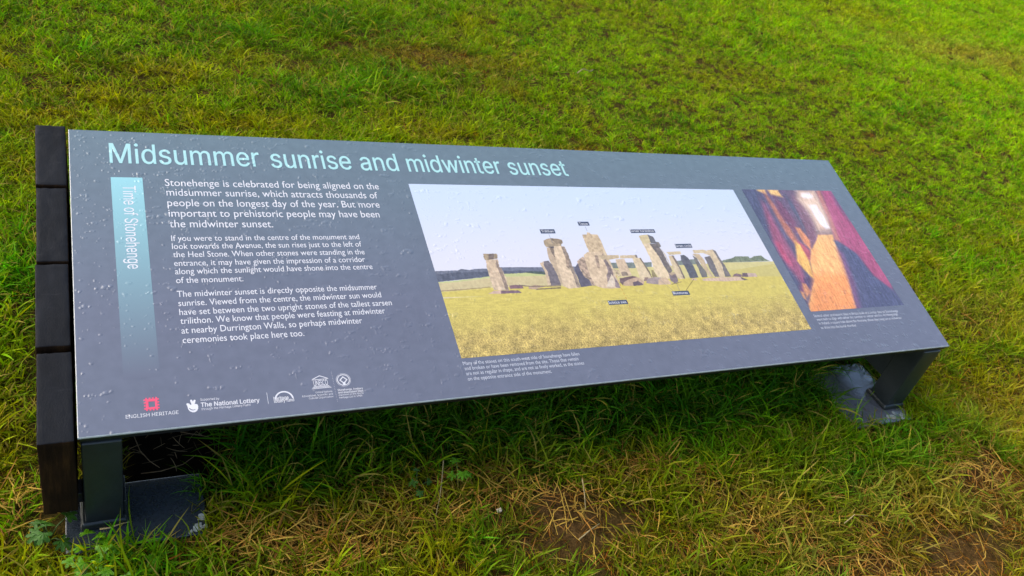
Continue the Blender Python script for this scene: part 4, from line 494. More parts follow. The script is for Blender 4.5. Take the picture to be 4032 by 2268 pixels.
TH = .004
bev = .0009
prof = [(0, -TH), (0, -bev), (bev, 0)]
def ring(ins, h): return [(ins, ins, h), (W - ins, ins, h), (W - ins, H - ins, h), (ins, H - ins, h)]
vs = [local(*q) for q in ring(0, -TH) + ring(0, -bev) + ring(bev, 0)]
fs = [(8, 11, 10, 9)]
for a0, b0 in ((0, 4), (4, 8)):
    for k in range(4):
        k2 = (k + 1) % 4; fs.append((a0 + k, b0 + k, b0 + k2, a0 + k2))
fs.append((0, 1, 2, 3))
panel = mesh_obj('panel', vs, fs, bm_, sign, mats=[edge_m]); set_frame(panel)
for i, pl in enumerate(panel.data.polygons): pl.material_index = 0 if i == 0 else 1
bm2 = bmesh.new(); bm2.from_mesh(panel.data); bmesh.ops.recalc_face_normals(bm2, faces=bm2.faces); bm2.to_mesh(panel.data); bm2.free()
add_uv(panel.data, 'panel', puv)

def on_panel(name, verts, faces, m, uvprint=None, label=None):
    o = mesh_obj(name, verts, faces, m, panel)
    add_uv(o.data, 'panel', puv)
    if uvprint: add_uv(o.data, 'print', uvprint)
    if label: o['label'] = label
    # faces look up
    b = bmesh.new(); b.from_mesh(o.data); b.normal_update()
    for f in b.faces:
        if f.normal.z < 0: f.normal_flip()
    b.to_mesh(o.data); b.free()
    return o

# ---- lettering
def text_font(s):
    c = bpy.data.curves.new('t', 'FONT'); c.body = s; c.resolution_u = 3
    o = bpy.data.objects.new('t', c); COL.objects.link(o)
    me = bpy.data.meshes.new_from_object(o.evaluated_get(bpy.context.evaluated_depsgraph_get()))
    v = np.array([q.co[:2] for q in me.vertices]); f = [tuple(q.vertices) for q in me.polygons]
    bpy.data.objects.remove(o); bpy.data.curves.remove(c); bpy.data.meshes.remove(me)
    return v, f
def text_grotesk(s):
    c = bpy.data.curves.new('t', 'CURVE'); c.dimensions = '2D'; c.fill_mode = 'BOTH'; x = 0
    for ch in s:
        adv, loops = GLYPH[ch]
        for lp in loops:
            n = len(lp) // 2; sp = c.splines.new('POLY'); sp.points.add(n - 1); sp.use_cyclic_u = True
            for i in range(n): sp.points[i].co = ((lp[2 * i] + x) / 1000, lp[2 * i + 1] / 1000, 0, 1)
        x += adv
    o = bpy.data.objects.new('t', c); COL.objects.link(o)
    me = bpy.data.meshes.new_from_object(o.evaluated_get(bpy.context.evaluated_depsgraph_get()))
    v = np.array([q.co[:2] for q in me.vertices]); f = [tuple(q.vertices) for q in me.polygons]
    bpy.data.objects.remove(o); bpy.data.curves.remove(c); bpy.data.meshes.remove(me)
    return v, f
def lay(lines, fn, size, h=.0003, bold=0.0):
    """lines: [text, (u0,v0), (u1,v1)] in mm on the panel; size = mm per font unit in height"""
    V = []; F = []
    # bold: the same word printed again with a small shift, each pass its own hair's breadth higher
    passes = [(0, 0)] if not bold else [(-bold, 0), (bold, 0), (0, bold * .8), (0, -bold * .8)]
    for (s, a_, b_), (k_, (sx_, sy_)) in [(l_, q_) for l_ in lines for q_ in enumerate(passes)]:
        v, f = fn(s); x0, x1 = v[:, 0].min(), v[:, 0].max()
        ax, ay = a_; bx, by = b_; L_ = math.hypot(bx - ax, by - ay); dx, dy = (bx - ax) / L_, (by - ay) / L_
        t_ = (v[:, 0] - x0) / (x1 - x0) * L_; q = v[:, 1] * size; o0 = len(V)
        U = ax + dx * t_ + dy * q; Vv = ay + dy * t_ - dx * q
        V += [local((u + sx_) / 1000, (w_ + sy_) / 1000, h + k_ * .00004) for u, w_ in zip(U, Vv)]; F += [tuple(i + o0 for i in g) for g in f]
    return V, F

white_ink = wet_print('white ink', pc((238, 242, 244)), vary=False)
teal_ink = wet_print('pale teal ink', pc((182, 236, 232)), vary=False)
soft_ink = wet_print('greyish white ink', pc((212, 220, 228)), vary=False)
red_ink = wet_print('red ink', pc((248, 96, 124)), vary=False)
tx = DATA_TEXT
for l in tx['title']: l[1][1] = l[2][1] = 76.2 + (l[1][0] - 61) * .0052
# cap height 46.8 mm for the heading; the grotesk outlines have caps 0.509 high
for l in tx['title']: on_panel('heading_word', *lay([l], text_grotesk, 46.0 / .509, bold=.42), teal_ink, label='pale teal heading word ' + l[0])
on_panel('paragraph', *lay(tx['p1'], text_font, 23.3), white_ink, label='larger opening paragraph in white')
on_panel('paragraph', *lay(tx['p2'], text_font, 17.2), white_ink, label='second white paragraph, beginning If you were to stand')
on_panel('paragraph', *lay(tx['p3'], text_font, 17.2), white_ink, label='third white paragraph, beginning The midwinter sunset')
on_panel('caption', *lay(tx['c1'], text_font, 10.4), soft_ink, label='small caption under the stone circle photograph')
on_panel('caption', *lay(tx['c2'], text_font, 10.0), soft_ink, label='small caption under the passage photograph')

# ---- teal band that fades into the slate
bv, bf, bc = [], [], []
nseg = 40; u0, u1, v0, v1 = .0608, .1096, .1087, .500
teal, low = np.array(pc((160, 222, 226))), np.array(BG) * 1.05
for i in range(nseg + 1):
    q = i / nseg; v_ = v0 + (v1 - v0) * q; bv += [local(u0, v_, .00015), local(u1, v_, .00015)]
    ff = (1 - q) ** 1.15; c = low * (1 - ff) + teal * ff; bc += [c, c]
    if i: bf.append((2 * i - 2, 2 * i - 1, 2 * i + 1, 2 * i))
band = on_panel('colour_band', bv, bf, wet_print('fading teal ink', vcol='ink'), label='vertical band fading from pale teal to slate')
ca = band.data.attributes.new('ink', 'FLOAT_COLOR', 'POINT'); ca.data.foreach_set('color', np.concatenate([np.array(bc), np.ones((len(bc), 1))], 1).astype(np.float32).ravel())
on_panel('band_lettering', *lay([['Time of Stonehenge', [78.0, 127.5], [76.8, 301.8]]], text_grotesk, 20.0 / .509), white_ink, label='Time of Stonehenge printed down the band')

# ---- printed photographs
def raster(x0, y0, x1, y1, ppm, base, polys, seed):
    w_, h_ = int((x1 - x0) * ppm), int((y1 - y0) * ppm)
    X, Y = np.meshgrid(x0 + (np.arange(w_) + .5) / ppm, y0 + (np.arange(h_) + .5) / ppm)
    img = base(X, Y)
    tex = vnoise(X, Y, 5.0, seed, 4) - .5
    for col, soft, tx_, pts in polys:
        P_ = np.array(pts).reshape(-1, 2); m_ = soft * 1.6 + 1
        xa, xb = int(max(0, (P_[:, 0].min() - x0 - m_) * ppm)), int(min(w_, (P_[:, 0].max() - x0 + m_) * ppm + 1))
        ya, yb = int(max(0, (P_[:, 1].min() - y0 - m_) * ppm)), int(min(h_, (P_[:, 1].max() - y0 + m_) * ppm + 1))
        if xa >= xb or ya >= yb: continue
        wob = (vnoise(X[ya:yb, xa:xb], Y[ya:yb, xa:xb], 4, seed + 9, 2) - .5) * 2.0 * (1 if tx_ else 0)
        x = X[ya:yb, xa:xb] + wob; y = Y[ya:yb, xa:xb] + wob * .6
        ins = np.zeros(x.shape, bool); dist = np.full(x.shape, 1e9)
        for i in range(len(P_)):
            ax, ay = P_[i - 1]; bx, by = P_[i]
            cnd = ((ay > y) != (by > y)); xi = (bx - ax) * (y - ay) / (by - ay if by != ay else 1e-9) + ax; ins ^= cnd & (x < xi)
            L2 = (bx - ax) ** 2 + (by - ay) ** 2 + 1e-9; tt = np.clip(((x - ax) * (bx - ax) + (y - ay) * (by - ay)) / L2, 0, 1)
            dist = np.minimum(dist, np.hypot(x - ax - tt * (bx - ax), y - ay - tt * (by - ay)))
        sdv = np.where(ins, dist, -dist); al_ = np.clip(.5 + sdv / (soft * 1.4 + .01), 0, 1)[..., None]
        al_ = al_ * al_ * (3 - 2 * al_)
        c = np.array(col, float) * (1 + tx_ * 3.2 * tex[ya:yb, xa:xb, None])
        img[ya:yb, xa:xb] = img[ya:yb, xa:xb] * (1 - al_) + c * al_
    return np.clip(img, 0, 255)

def base1(X, Y):
    f = sstep(112, 330, Y)[..., None]; sky_ = np.array([208, 227, 247.]) * (1 - f) + np.array([226, 229, 236.]) * f
    t1 = sstep(392, 500, Y + (vnoise(X, Y, 30, 61, 3) - .5) * 40)[..., None]
    g = np.array([214, 200, 104.]) * (1 - t1) + np.array([190, 170, 98.]) * t1
    st = vnoise(X * .16, Y, 2.4, 62, 3)[..., None] - .5; sp_ = vnoise(X, Y * .8, 1.5, 63, 3)[..., None] - .5
    g = g * (1 + st * .16 * (1 - t1) + sp_ * (.14 + .62 * t1)); g = g * (1 + (vnoise(X, Y, 12, 64, 2)[..., None] - .5) * .4 * t1)
    hz = (Y > 386)[..., None]
    return np.where(hz, g, sky_)
def base2(X, Y):
    n_ = vnoise(X, Y, 18, 71, 3)[..., None]
    return np.array([84, 82, 108.]) * (.85 + .3 * n_)

def make_image(name, arr):
    a_ = arr / 255.0; l_ = np.where(a_ <= .04045, a_ / 12.92, ((a_ + .055) / 1.055) ** 2.4) * np.array(PRINT_K)
    im = bpy.data.images.new(name, arr.shape[1], arr.shape[0], float_buffer=True, is_data=True)
    b_ = np.ones(arr.shape[:2] + (4,), np.float32); b_[..., :3] = l_[::-1]; im.pixels.foreach_set(b_.ravel()); im.update(); im.pack(); return im

def picture(name, x0, y0, x1, y1, im, label):
    m_ = wet_print(name + ' ink', img=im)
    vs_ = [local(x0 / 1000, y0 / 1000, .0002), local(x1 / 1000, y0 / 1000, .0002), local(x1 / 1000, y1 / 1000, .0002), local(x0 / 1000, y1 / 1000, .0002)]
    return on_panel('photograph', vs_, [(3, 2, 1, 0)], m_, lambda u, v: ((u * 1000 - x0) / (x1 - x0), 1 - (v * 1000 - y0) / (y1 - y0)), label)

polys1, polys2 = DATA_PICS
def ground_texture_after(img, X, Y):
    """rough foreground grass of the printed photograph"""
    return img
im1 = raster(587.5, 112, 1409, 512, 2.2, base1, polys1, 81)
im2 = raster(1436.5, 110, 1736.5, 467.5, 2.2, base2, [[c, s_ * 2.4 + .5, t_, p_] for c, s_, t_, p_ in polys2], 91)
X2, Y2 = np.meshgrid(1436.5 + (np.arange(im2.shape[1]) + .5) / 2.2, 110 + (np.arange(im2.shape[0]) + .5) / 2.2)
# the printed passage: strata in the stone, and the glow of the doorway on its walls
str_ = vnoise(X2 + (Y2 - 110) * .10, Y2 * .16, 3.2, 95, 4) - .5; grn_ = vnoise(X2, Y2, 3.0, 96, 3) - .5
im2 = im2 * (1 + .42 * str_ + .22 * grn_)[..., None]
glw = np.exp(-(((X2 - 1637) / 42) ** 2 + ((Y2 - 180) / 70) ** 2)); glf = np.exp(-(((X2 - 1560) / 60) ** 2 + ((Y2 - 330) / 110) ** 2))
im2 = im2 + (255 - im2) * (.42 * glw)[..., None] * np.array([1.0, .80, .62]) + (glf * 26)[..., None] * np.array([1.0, .6, .3])
im2 = np.clip((im2 - 110) * .93 + 124, 0, 255)
str1 = vnoise(np.arange(im1.shape[1])[None, :] * .5, np.arange(im1.shape[0])[:, None] * .22, 3.0, 97, 3) - .5
sat_ = (im1.max(2) - im1.min(2)) / 255; stone_ = np.clip(1 - np.abs(sat_ - .14) / .12, 0, 1) * (im1[..., 0] > im1[..., 2] + 4)
im1 = np.clip(im1 * (1 + .16 * str1 * stone_)[..., None] * (1 + stone_[..., None] * np.array([.04, .0, -.06])), 0, 255)
picture('stone circle photograph', 587.5, 112, 1409, 512, make_image('stone_circle_print', im1), 'printed photograph of a stone circle on yellow grass')
picture('passage photograph', 1436.5, 110, 1736.5, 467.5, make_image('passage_print', im2), 'printed photograph of a sunlit stone passage')
for l in tx['lab']: on_panel('stone_name', *lay([l], text_font, 9.6, h=.0004), white_ink, label='white words %s in a small dark box' % l[0])

# ---- logos along the foot of the board
def quad(x0, y0, x1, y1): return [(x0, y0), (x1, y0), (x1, y1), (x0, y1)]
def shapes(polys, h=.0003):
    V = []; F = []
    for p_ in polys:
        c = bpy.data.curves.new('t', 'CURVE'); c.dimensions = '2D'; c.fill_mode = 'BOTH'
        for lp in (p_ if isinstance(p_[0][0], (tuple, list)) else [p_]):
            sp = c.splines.new('POLY'); sp.points.add(len(lp) - 1); sp.use_cyclic_u = True
            for i, q in enumerate(lp): sp.points[i].co = (q[0] / 100, -q[1] / 100, 0, 1)
        o = bpy.data.objects.new('t', c); COL.objects.link(o)
        me = bpy.data.meshes.new_from_object(o.evaluated_get(bpy.context.evaluated_depsgraph_get())); o0 = len(V)
        V += [local(q.co.x / 10, -q.co.y / 10, h) for q in me.vertices]; F += [tuple(i + o0 for i in g.vertices) for g in me.polygons]
        bpy.data.objects.remove(o); bpy.data.curves.remove(c); bpy.data.meshes.remove(me)
    return V, F
def arc(cx, cy, r0, r1, a0, a1, n=20):
    o = [(cx + r1 * math.cos(rad(a0 + (a1 - a0) * i / n)), cy - r1 * math.sin(rad(a0 + (a1 - a0) * i / n))) for i in range(n + 1)]
    i_ = [(cx + r0 * math.cos(rad(a1 + (a0 - a1) * i / n)), cy - r0 * math.sin(rad(a1 + (a0 - a1) * i / n))) for i in range(n + 1)]
    return o + i_
# red square frame with a crenellated edge
sqx0, sqx1, sqy0, sqy1 = 85.2, 105.4, 533.8, 555.0
def cren():
    P_ = []; n = 4; d = 2.4; Wd = sqx1 - sqx0; Hd = sqy1 - sqy0
    xi0, xi1, yi0, yi1 = sqx0 + d, sqx1 - d, sqy0 + d, sqy1 - d; st = (xi1 - xi0) / (2 * n - 1)
    for k in range(n): x = xi0 + 2 * k * st; P_ += [(x, yi0), (x, sqy0), (x + st, sqy0), (x + st, yi0)]
    st2 = (yi1 - yi0) / (2 * n - 1)
    for k in range(n): y = yi0 + 2 * k * st2; P_ += [(xi1, y), (sqx1, y), (sqx1, y + st2), (xi1, y + st2)]
    for k in range(n): x = xi1 - 2 * k * st; P_ += [(x, yi1), (x, sqy1), (x - st, sqy1), (x - st, yi1)]
    for k in range(n): y = yi1 - 2 * k * st2; P_ += [(xi0, y), (sqx0, y), (sqx0, y - st2), (xi0, y - st2)]
    return P_
on_panel('logo', *shapes([[cren(), quad(91.2, 540.2, 99.8, 549.4)[::-1]]]), red_ink, label='red crenellated square emblem')
V1, F1 = lay(tx['logo_b'], text_grotesk, 5.6 / .509)
on_panel('logo_lettering', V1, F1, white_ink, label='ENGLISH HERITAGE under the red emblem')
def merge(*g):
    V = []; F = []
    for v, f in g: o0 = len(V); V += v; F += [tuple(i + o0 for i in q) for q in f]
    return V, F
# hand with crossed fingers and a smile
hand = [(141.2, 549.6), (143.4, 548.6), (145.6, 549.8), (147.6, 552.6), (148.4, 550.6), (147.0, 545.4), (147.6, 543.6), (149.2, 543.4), (150.2, 545.2), (150.6, 547.4), (151.8, 544.6), (153.4, 543.8), (154.6, 545.2), (153.8, 548.0), (152.6, 551.2), (154.4, 551.0), (156.4, 552.0), (157.2, 554.6), (157.0, 558.6), (155.4, 562.0), (152.4, 564.4), (148.8, 564.4), (145.2, 562.0), (143.2, 558.4), (142.6, 553.6)]
smile = [(145.0, 556.4), (147.4, 559.2), (150.4, 560.2), (153.4, 559.4), (152.6, 560.6), (150.2, 561.4), (147.0, 560.6), (144.6, 557.8)]
on_panel('logo', *merge(shapes([[hand, smile[::-1]]]), lay(tx['logo'][:2], text_grotesk, 3.9 / .509), lay(tx['logo_bold'][:1], text_grotesk, 7.0 / .509, bold=.22)), white_ink, label='white crossed fingers emblem and lottery lettering')
on_panel('divider', *shapes([quad(256.2, 543.4, 256.8, 562.9)]), white_ink)
on_panel('logo', *merge(shapes([arc(280.9, 557.6, 12.0, 14.3, 4, 176)]), lay(tx['logo_bold'][1:3], text_grotesk, 5.8 / .509, bold=.14)), white_ink, label='white arch emblem with heritage lottery fund')
temple = [[(327.6, 527.4), (340.7, 521.4), (353.6, 527.4), (350.6, 527.4), (340.7, 522.8), (330.6, 527.4)], quad(327.6, 528.0, 353.6, 528.9), quad(328.4, 540.3, 352.6, 541.2), quad(326.8, 542.0, 354.2, 542.9), quad(325.2, 543.8, 355.8, 544.7)]
un = lay([['UNESCO', [329.3, 539.6], [351.8, 539.6]]], text_font, 14.6)
dots = [arc(360.7, 517.5 + k * 2.9, .0, .38, 0, 359, 7) for k in range(19)]
on_panel('logo', *merge(shapes(temple), un, shapes(dots), lay(tx['logo'][2:5], text_grotesk, 3.2 / .509)), white_ink, label='white temple emblem reading UNESCO')
ringo = [arc(377.2, 533.3, 8.8, 10.0, 0, 359.9, 32), [[(377.2, 526.6), (383.9, 533.3), (379.2, 538.2), (379.2, 542.6), (375.2, 542.6), (375.2, 538.2), (370.5, 533.3)], [(377.2, 528.8), (372.7, 533.3), (377.2, 537.8), (381.7, 533.3)]]]
tick = []
for k in range(44):
    a0 = k * 8.18; 
    if k % 15 == 14: continue
    tick.append(arc(377.2, 533.3, 10.8, 11.9, a0, a0 + 4.2, 2))
on_panel('logo', *merge(shapes(ringo), shapes(tick), lay(tx['logo'][5:7], text_grotesk, 3.2 / .509), lay(tx['logo_bold'][3:5], text_grotesk, 3.4 / .509, bold=.09)), white_ink, label='white round world heritage emblem')

# ---- steel frame, legs, plates
def steel(name, base, rough, wet=.3, dirt=.5):
    m, nt, p = mat(name)
    n = noise_tex(nt, 7, 6, .65); n2 = noise_tex(nt, 160, 4, .6)
    r = ramp(nt, n.outputs['Fac'], [(.3, base), (.75, tuple(v * 1.5 for v in base))])
    r2 = ramp(nt, n2.outputs['Fac'], [(.3, (.8, .8, .8)), (.75, (1.25, 1.25, 1.25))])
    nt.links.new(mixc(nt, 1.0, r.outputs[0], r2.outputs[0], 'MULTIPLY'), p.inputs['Base Color'])
    rr = ramp(nt, n.outputs['Fac'], [(.35, (rough * .6,) * 3), (.7, (rough,) * 3)]); nt.links.new(rr.outputs[0], p.inputs['Roughness'])
    p.inputs['Coat Weight'].default_value = wet; p.inputs['Coat Roughness'].default_value = .06
    bump(nt, n2.outputs['Fac'], .12, .0005, p)
    return m
leg_m = steel('dark grey painted steel', (.011, .0145, .0140), .5, .05)
plate_m = steel('wet dark painted plate', (.022, .028, .034), .10, 1.0)
plate_m2 = steel('wet plate with painted sky sheen', (.085, .088, .096), .34, 1.0)  # far plate: base colour lightened to imitate the sky's reflection
plate_m2.node_tree.nodes['Principled BSDF'].inputs['Coat Roughness'].default_value = .19
frame_m = steel('black frame paint', (.006, .006, .007), .5, .0)
# tray under the panel
tr = rbox('support_tray', (.0015, .0015, -.0175), (W - .0015, H - .0015, -TH - .0002), .0015, frame_m, sign, n=(12, 5, 1)); set_frame(tr)
def ztop(y): return Z0 + (y * math.tan(T)) - .0195 / cT
LEGS = [(.003, .055), (1.735, 1.791)]
for k, (xa, xb) in enumerate(LEGS):
    lab = ['leg beside the black timbers', 'leg at the far end from the timbers'][k]
    def sh(x, y, z, ya=.004, yb=.061, z1=.20):
        f = z / z1; return (x, y, z * ztop(y) / z1)
    lg = rbox('leg', (xa, .004, .003), (xb, .061, .20), .0025, leg_m, sign, n=(2, 2, 5), shear=sh); lg['label'] = lab
    # deep side cheek that carries the board behind the leg
    def sh2(x, y, z):
        f = (z - .063) / .10; return (x, y, .063 + f * (ztop(y) - .063))
    ck = rbox('side_cheek', (xa + .002, .0612, .063), (xb - .002, .545, .163), .002, leg_m, sign, n=(2, 8, 3), shear=sh2)
    # small pad welded behind the foot
PL = [(-.024, .174, -.038, .082), (1.594, 1.796, -.038, .160)]
plate_objs = []
for k, (xa, xb, ya, yb) in enumerate(PL):
    o = rbox('base_plate', (xa, ya, -.006), (xb, yb, .0045), .0015, [plate_m, plate_m2][k], sign, n=(6, 6, 1), jit=[.0004, .0][k], seed=5 + k, jscale=.06)
    o['label'] = ['base plate under the leg beside the timbers', 'wet base plate under the far leg, reflecting the sky'][k]
    xl, xr = LEGS[k]
    rbox('weld_collar', (xl - .0075, -.011 + .009, .0046), (xr + .007, .069, .018), .005, leg_m, sign, n=(5, 5, 1), jit=.0014, seed=21 + k, jscale=.012,
         shear=lambda x, y, z, c=((xl + xr) / 2, .033): (c[0] + (x - c[0]) * (1 - max(0, z - .0046) * 6.5), c[1] + (y - c[1]) * (1 - max(0, z - .0046) * 6.5), z))
    if k == 0: rbox('upstand', (xr + .0005 if k == 0 else xl - .0045, .010, .0046), (xr + .0045 if k == 0 else xl - .0005, .060, .050), .0012, leg_m, sign, n=(1, 4, 4), jit=.0006, seed=31 + k)
# worn chips of bare pale coating near plate corners
chip_m, nt, p = mat('flaked pale coating'); nn = noise_tex(nt, 90, 5, .7); q = ramp(nt, nn.outputs['Fac'], [(.35, (.16, .17, .15)), (.6, (.42, .45, .40))]); nt.links.new(q.outputs[0], p.inputs['Base Color']); p.inputs['Roughness'].default_value = .5
def flake(x, y, r, seed, st=1.0, ang=0, z=.0049):
    rs = R_(seed); n = 11; V = []; 
    for hgt in (z, z + .0006):
        for i in range(n):
            t_ = 6.283 * i / n; rr = r * (.65 + .6 * R_(seed * 50 + i).rand()); px_, py_ = rr * st * math.cos(t_), rr * math.sin(t_)
            V.append((x + px_ * math.cos(ang) - py_ * math.sin(ang), y + px_ * math.sin(ang) + py_ * math.cos(ang), hgt))
    F = [tuple(range(n, 2 * n))] + [(i, (i + 1) % n, n + (i + 1) % n, n + i) for i in range(n)]
    return mesh_obj('paint_flake', V, F, chip_m, sign)
flake(.166, -.008, .0065, 1, 1.0, .3); flake(.158, -.027, .0075, 2, 1.5, .9); flake(.169, -.026, .004, 3, 1, .2); flake(.148, -.032, .003, 4, 1.4, 1.2); flake(-.020, -.033, .003, 5, 1.2, 0)
for i, (x, y, r_) in enumerate([(1.735, -.022, .009), (1.770, -.024, .008), (1.752, -.012, .005)]): flake(x, y, r_, 10 + i, 1.5, i * .7)

# ---- black timbers along the left end
tm, nt, p = mat('wet black timber end grain')
n = noise_tex(nt, 30, 7, .7, stretch=(1, .35, 1)); n2 = noise_tex(nt, 420, 4, .7, stretch=(1, .5, 1)); n3 = noise_tex(nt, 11, 5, .6)
r = ramp(nt, n.outputs['Fac'], [(.3, (.002, .0025, .0035)), (.55, (.005, .006, .008)), (.85, (.013, .014, .017))])
sp2 = ramp(nt, n2.outputs['Fac'], [(.68, (0, 0, 0)), (.78, (.5, .5, .5))])
ns = noise_tex(nt, 90, 5, .75, stretch=(.25, 2.2, 1), dist=.6); rs2 = ramp(nt, ns.outputs['Fac'], [(.60, (0, 0, 0)), (.72, (.55, .55, .55))])
c0_ = mixc(nt, rs2.outputs[0], r.outputs[0], (.030, .031, .034))
c = mixc(nt, sp2.outputs[0], c0_, (.07, .062, .055))
nt.links.new(c, p.inputs['Base Color']); p.inputs['Specular IOR Level'].default_value = .14; rr = ramp(nt, n3.outputs['Fac'], [(.3, (.48,) * 3), (.7, (.7,) * 3)]); nt.links.new(rr.outputs[0], p.inputs['Roughness'])
b1 = bump(nt, n.outputs['Fac'], .10, .001, None); bump(nt, n2.outputs['Fac'], .5, .0008, p, b1.outputs[0])
fm, nt, p = mat('brown weathered timber side')
n = noise_tex(nt, 60, 7, .7, stretch=(1, 1, .12)); n2 = noise_tex(nt, 14, 5, .65)
r = ramp(nt, n.outputs['Fac'], [(.28, (.004, .002, .001)), (.55, (.020, .009, .003)), (.80, (.075, .036, .010))])
r2 = ramp(nt, n2.outputs['Fac'], [(.3, (.45, .45, .45)), (.7, (1.25, 1.2, 1.1))])
nt.links.new(mixc(nt, 1.0, r.outputs[0], r2.outputs[0], 'MULTIPLY'), p.inputs['Base Color']); p.inputs['Roughness'].default_value = .8; p.inputs['Specular IOR Level'].default_value = .1
bump(nt, n.outputs['Fac'], .9, .004, p)
TB = [(-.007, .1285), (.1345, .2840), (.2890, .4370), (.4475, .5895)]
for k, (va, vb) in enumerate(TB):
    y0, y1 = (H - vb) * cT, (H - va) * cT; zb = .060 + [.004, -.003, .002, 0][k]
    if k == 3: y0 -= .001
    def sh3(x, y, z, zb=zb):
        f = (z - zb) / .2; return (x, y, zb + f * (Z0 + y * math.tan(T) + .0005 - zb))
    tb = rbox('timber', (-.0495 + [.0, .001, -.0005, .0008][k], y0, zb), (-.0045 - [.0, .0006, .001, 0][k], y1, zb + .2), .0019, tm, sign, n=(8, 22, 26), shear=sh3, jit=.0007, seed=60 + k * 5, jscale=.006)
    tb.data.materials.append(fm)
    for pl in tb.data.polygons:
        if abs(pl.normal.z) < .6: pl.material_index = 1
    tb['label'] = ['topmost black timber, its back corners worn round', 'second black timber down the slope', 'third black timber down the slope', 'lowest black timber with its rusty brown face showing'][k]
rbox('timber_rail', (-.0445, .02, .030), (-.012, .53, .0595), .003, frame_m, sign, n=(2, 10, 2))
rbox('rail_bracket', (-.0118, .030, .034), (.0025, .058, .056), .002, frame_m, sign, n=(1, 1, 1))

# ------------------------------------------------------------------ small things on and in the grass
def simple_leaf(name, base, spread, trans=.25, rough=.4):
    m, nt, p = mat(name)
    n = noise_tex(nt, 90, 5, .6); r = ramp(nt, n.outputs['Fac'], [(.3, tuple(v * .7 for v in base)), (.7, tuple(v * spread for v in base))])
    nt.links.new(r.outputs[0], p.inputs['Base Color']); p.inputs['Roughness'].default_value = rough; p.inputs['Specular IOR Level'].default_value = .18
    tr = nd(nt, 'ShaderNodeBsdfTranslucent'); nt.links.new(r.outputs[0], tr.inputs['Color']); mx = nd(nt, 'ShaderNodeMixShader'); mx.inputs[0].default_value = trans
    nt.links.new(p.outputs[0], mx.inputs[1]); nt.links.new(tr.outputs[0], mx.inputs[2]); nt.links.new(mx.outputs[0], nt.nodes['Material Output'].inputs['Surface'])
    bump(nt, n.outputs['Fac'], .4, .0008, p)
    return m
weed_m = simple_leaf('lobed weed leaf', (.085, .230, .004), 1.3)
weed_dark = simple_leaf('dark lobed weed leaf', (.045, .120, .012), 1.3)
stem_m = simple_leaf('weed stem', (.07, .12, .03), 1.3)

def tube(name, pts, r0, r1, m, parent=None, sides=5):
    pts = [Vector(q) for q in pts]; V = []; F = []
    for i, q in enumerate(pts):
        d = (pts[min(i + 1, len(pts) - 1)] - pts[max(i - 1, 0)]).normalized(); s = d.cross(Vector((0, 0, 1)))
        s = s.normalized() if s.length > 1e-4 else Vector((1, 0, 0)); u_ = s.cross(d); r = r0 + (r1 - r0) * i / (len(pts) - 1)
        for k in range(sides):
            t_ = 6.283 * k / sides; V.append(q + s * math.cos(t_) * r + u_ * math.sin(t_) * r)
    for i in range(len(pts) - 1):
        for k in range(sides): F.append((i * sides + k, i * sides + (k + 1) % sides, (i + 1) * sides + (k + 1) % sides, (i + 1) * sides + k))
    F.append(tuple(range(sides))[::-1]); F.append(tuple(range((len(pts) - 1) * sides, len(pts) * sides)))
    return mesh_obj(name, V, F, m, parent, smooth=True)

def lobed(rs, R, lobes=5):
    """palmate, toothed leaf: flat fan with depth of fold; local origin at its stalk"""
    n = lobes * 8; V = [(0, 0, 0)]; F = []
    for i in range(n + 1):
        t_ = -2.35 + 4.7 * i / n; ph = (i / n * lobes) % 1.0
        prof_ = .50 + .50 * math.sin(math.pi * ph) ** .8 - (.10 if i % 2 else 0); side = 1 - .25 * abs(t_) / 2.35
        r = R * prof_ * side * (1 + rs.normal() * .04); z = -.18 * r * abs(math.sin(math.pi * ph * 1)) + .12 * R * math.cos(t_ * 3) * (r / R)
        V.append((r * math.cos(t_) + R * .15, r * math.sin(t_), z)); V.append((r * .55 * math.cos(t_) + R * .1, r * .55 * math.sin(t_), z * .3 + .03 * R))
    for i in range(n):
        a_, b_, c_, d_ = 1 + 2 * i, 2 + 2 * i, 3 + 2 * i, 4 + 2 * i
        F.append((a_, c_, d_, b_)); F.append((b_, d_, 0))
    return V, F

def weed(x, y, n, R, spread, hgt, m, label, seed, group=None):
    rs = R_(seed); z = float(ground_z(np.array(x), np.array(y)))
    w_ = empty('weed_plant', (x, y, z)); tag(w_, label, 'weed', group)
    for k in range(n):
        an = 6.283 * k / n + rs.normal() * .35; d = spread * rs.uniform(.35, 1); h_ = hgt * rs.uniform(.6, 1.1)
        tipp = Vector((math.cos(an) * d, math.sin(an) * d, h_))
        st = tube('stem', [(0, 0, 0), tipp * .5 + Vector((0, 0, h_ * .25)), tipp], .0011, .0008, stem_m, w_)
        V_, F_ = lobed(rs, R * rs.uniform(.75, 1.15), 5 if rs.rand() < .6 else 7)
        lf = mesh_obj('leaf', V_, F_, m, w_, smooth=False); lf.location = tipp; lf.rotation_euler = (rs.normal() * .3, rs.uniform(0, .45), an)
    return w_
weed(.012, -.062, 11, .018, .040, .028, weed_m, 'bright green lobed weed in front of the leg beside the timbers', 5)
weed(.050, -.088, 10, .018, .040, .030, weed_m, 'leafy green weed at the bottom edge, nearer the viewer than the steel plate corner', 6)
weed(-.046, -.004, 6, .017, .030, .034, weed_dark, 'dark green weed at the foot of the lowest black timber', 7)
weed(.600, -.020, 4, .013, .025, .050, weed_m, 'small pale lobed weed in brown grass below the middle of the board', 8)
weed(.520, -.020, 4, .012, .028, .040, weed_dark, 'dull small weed among dead grass left of the pale lobed one', 9)

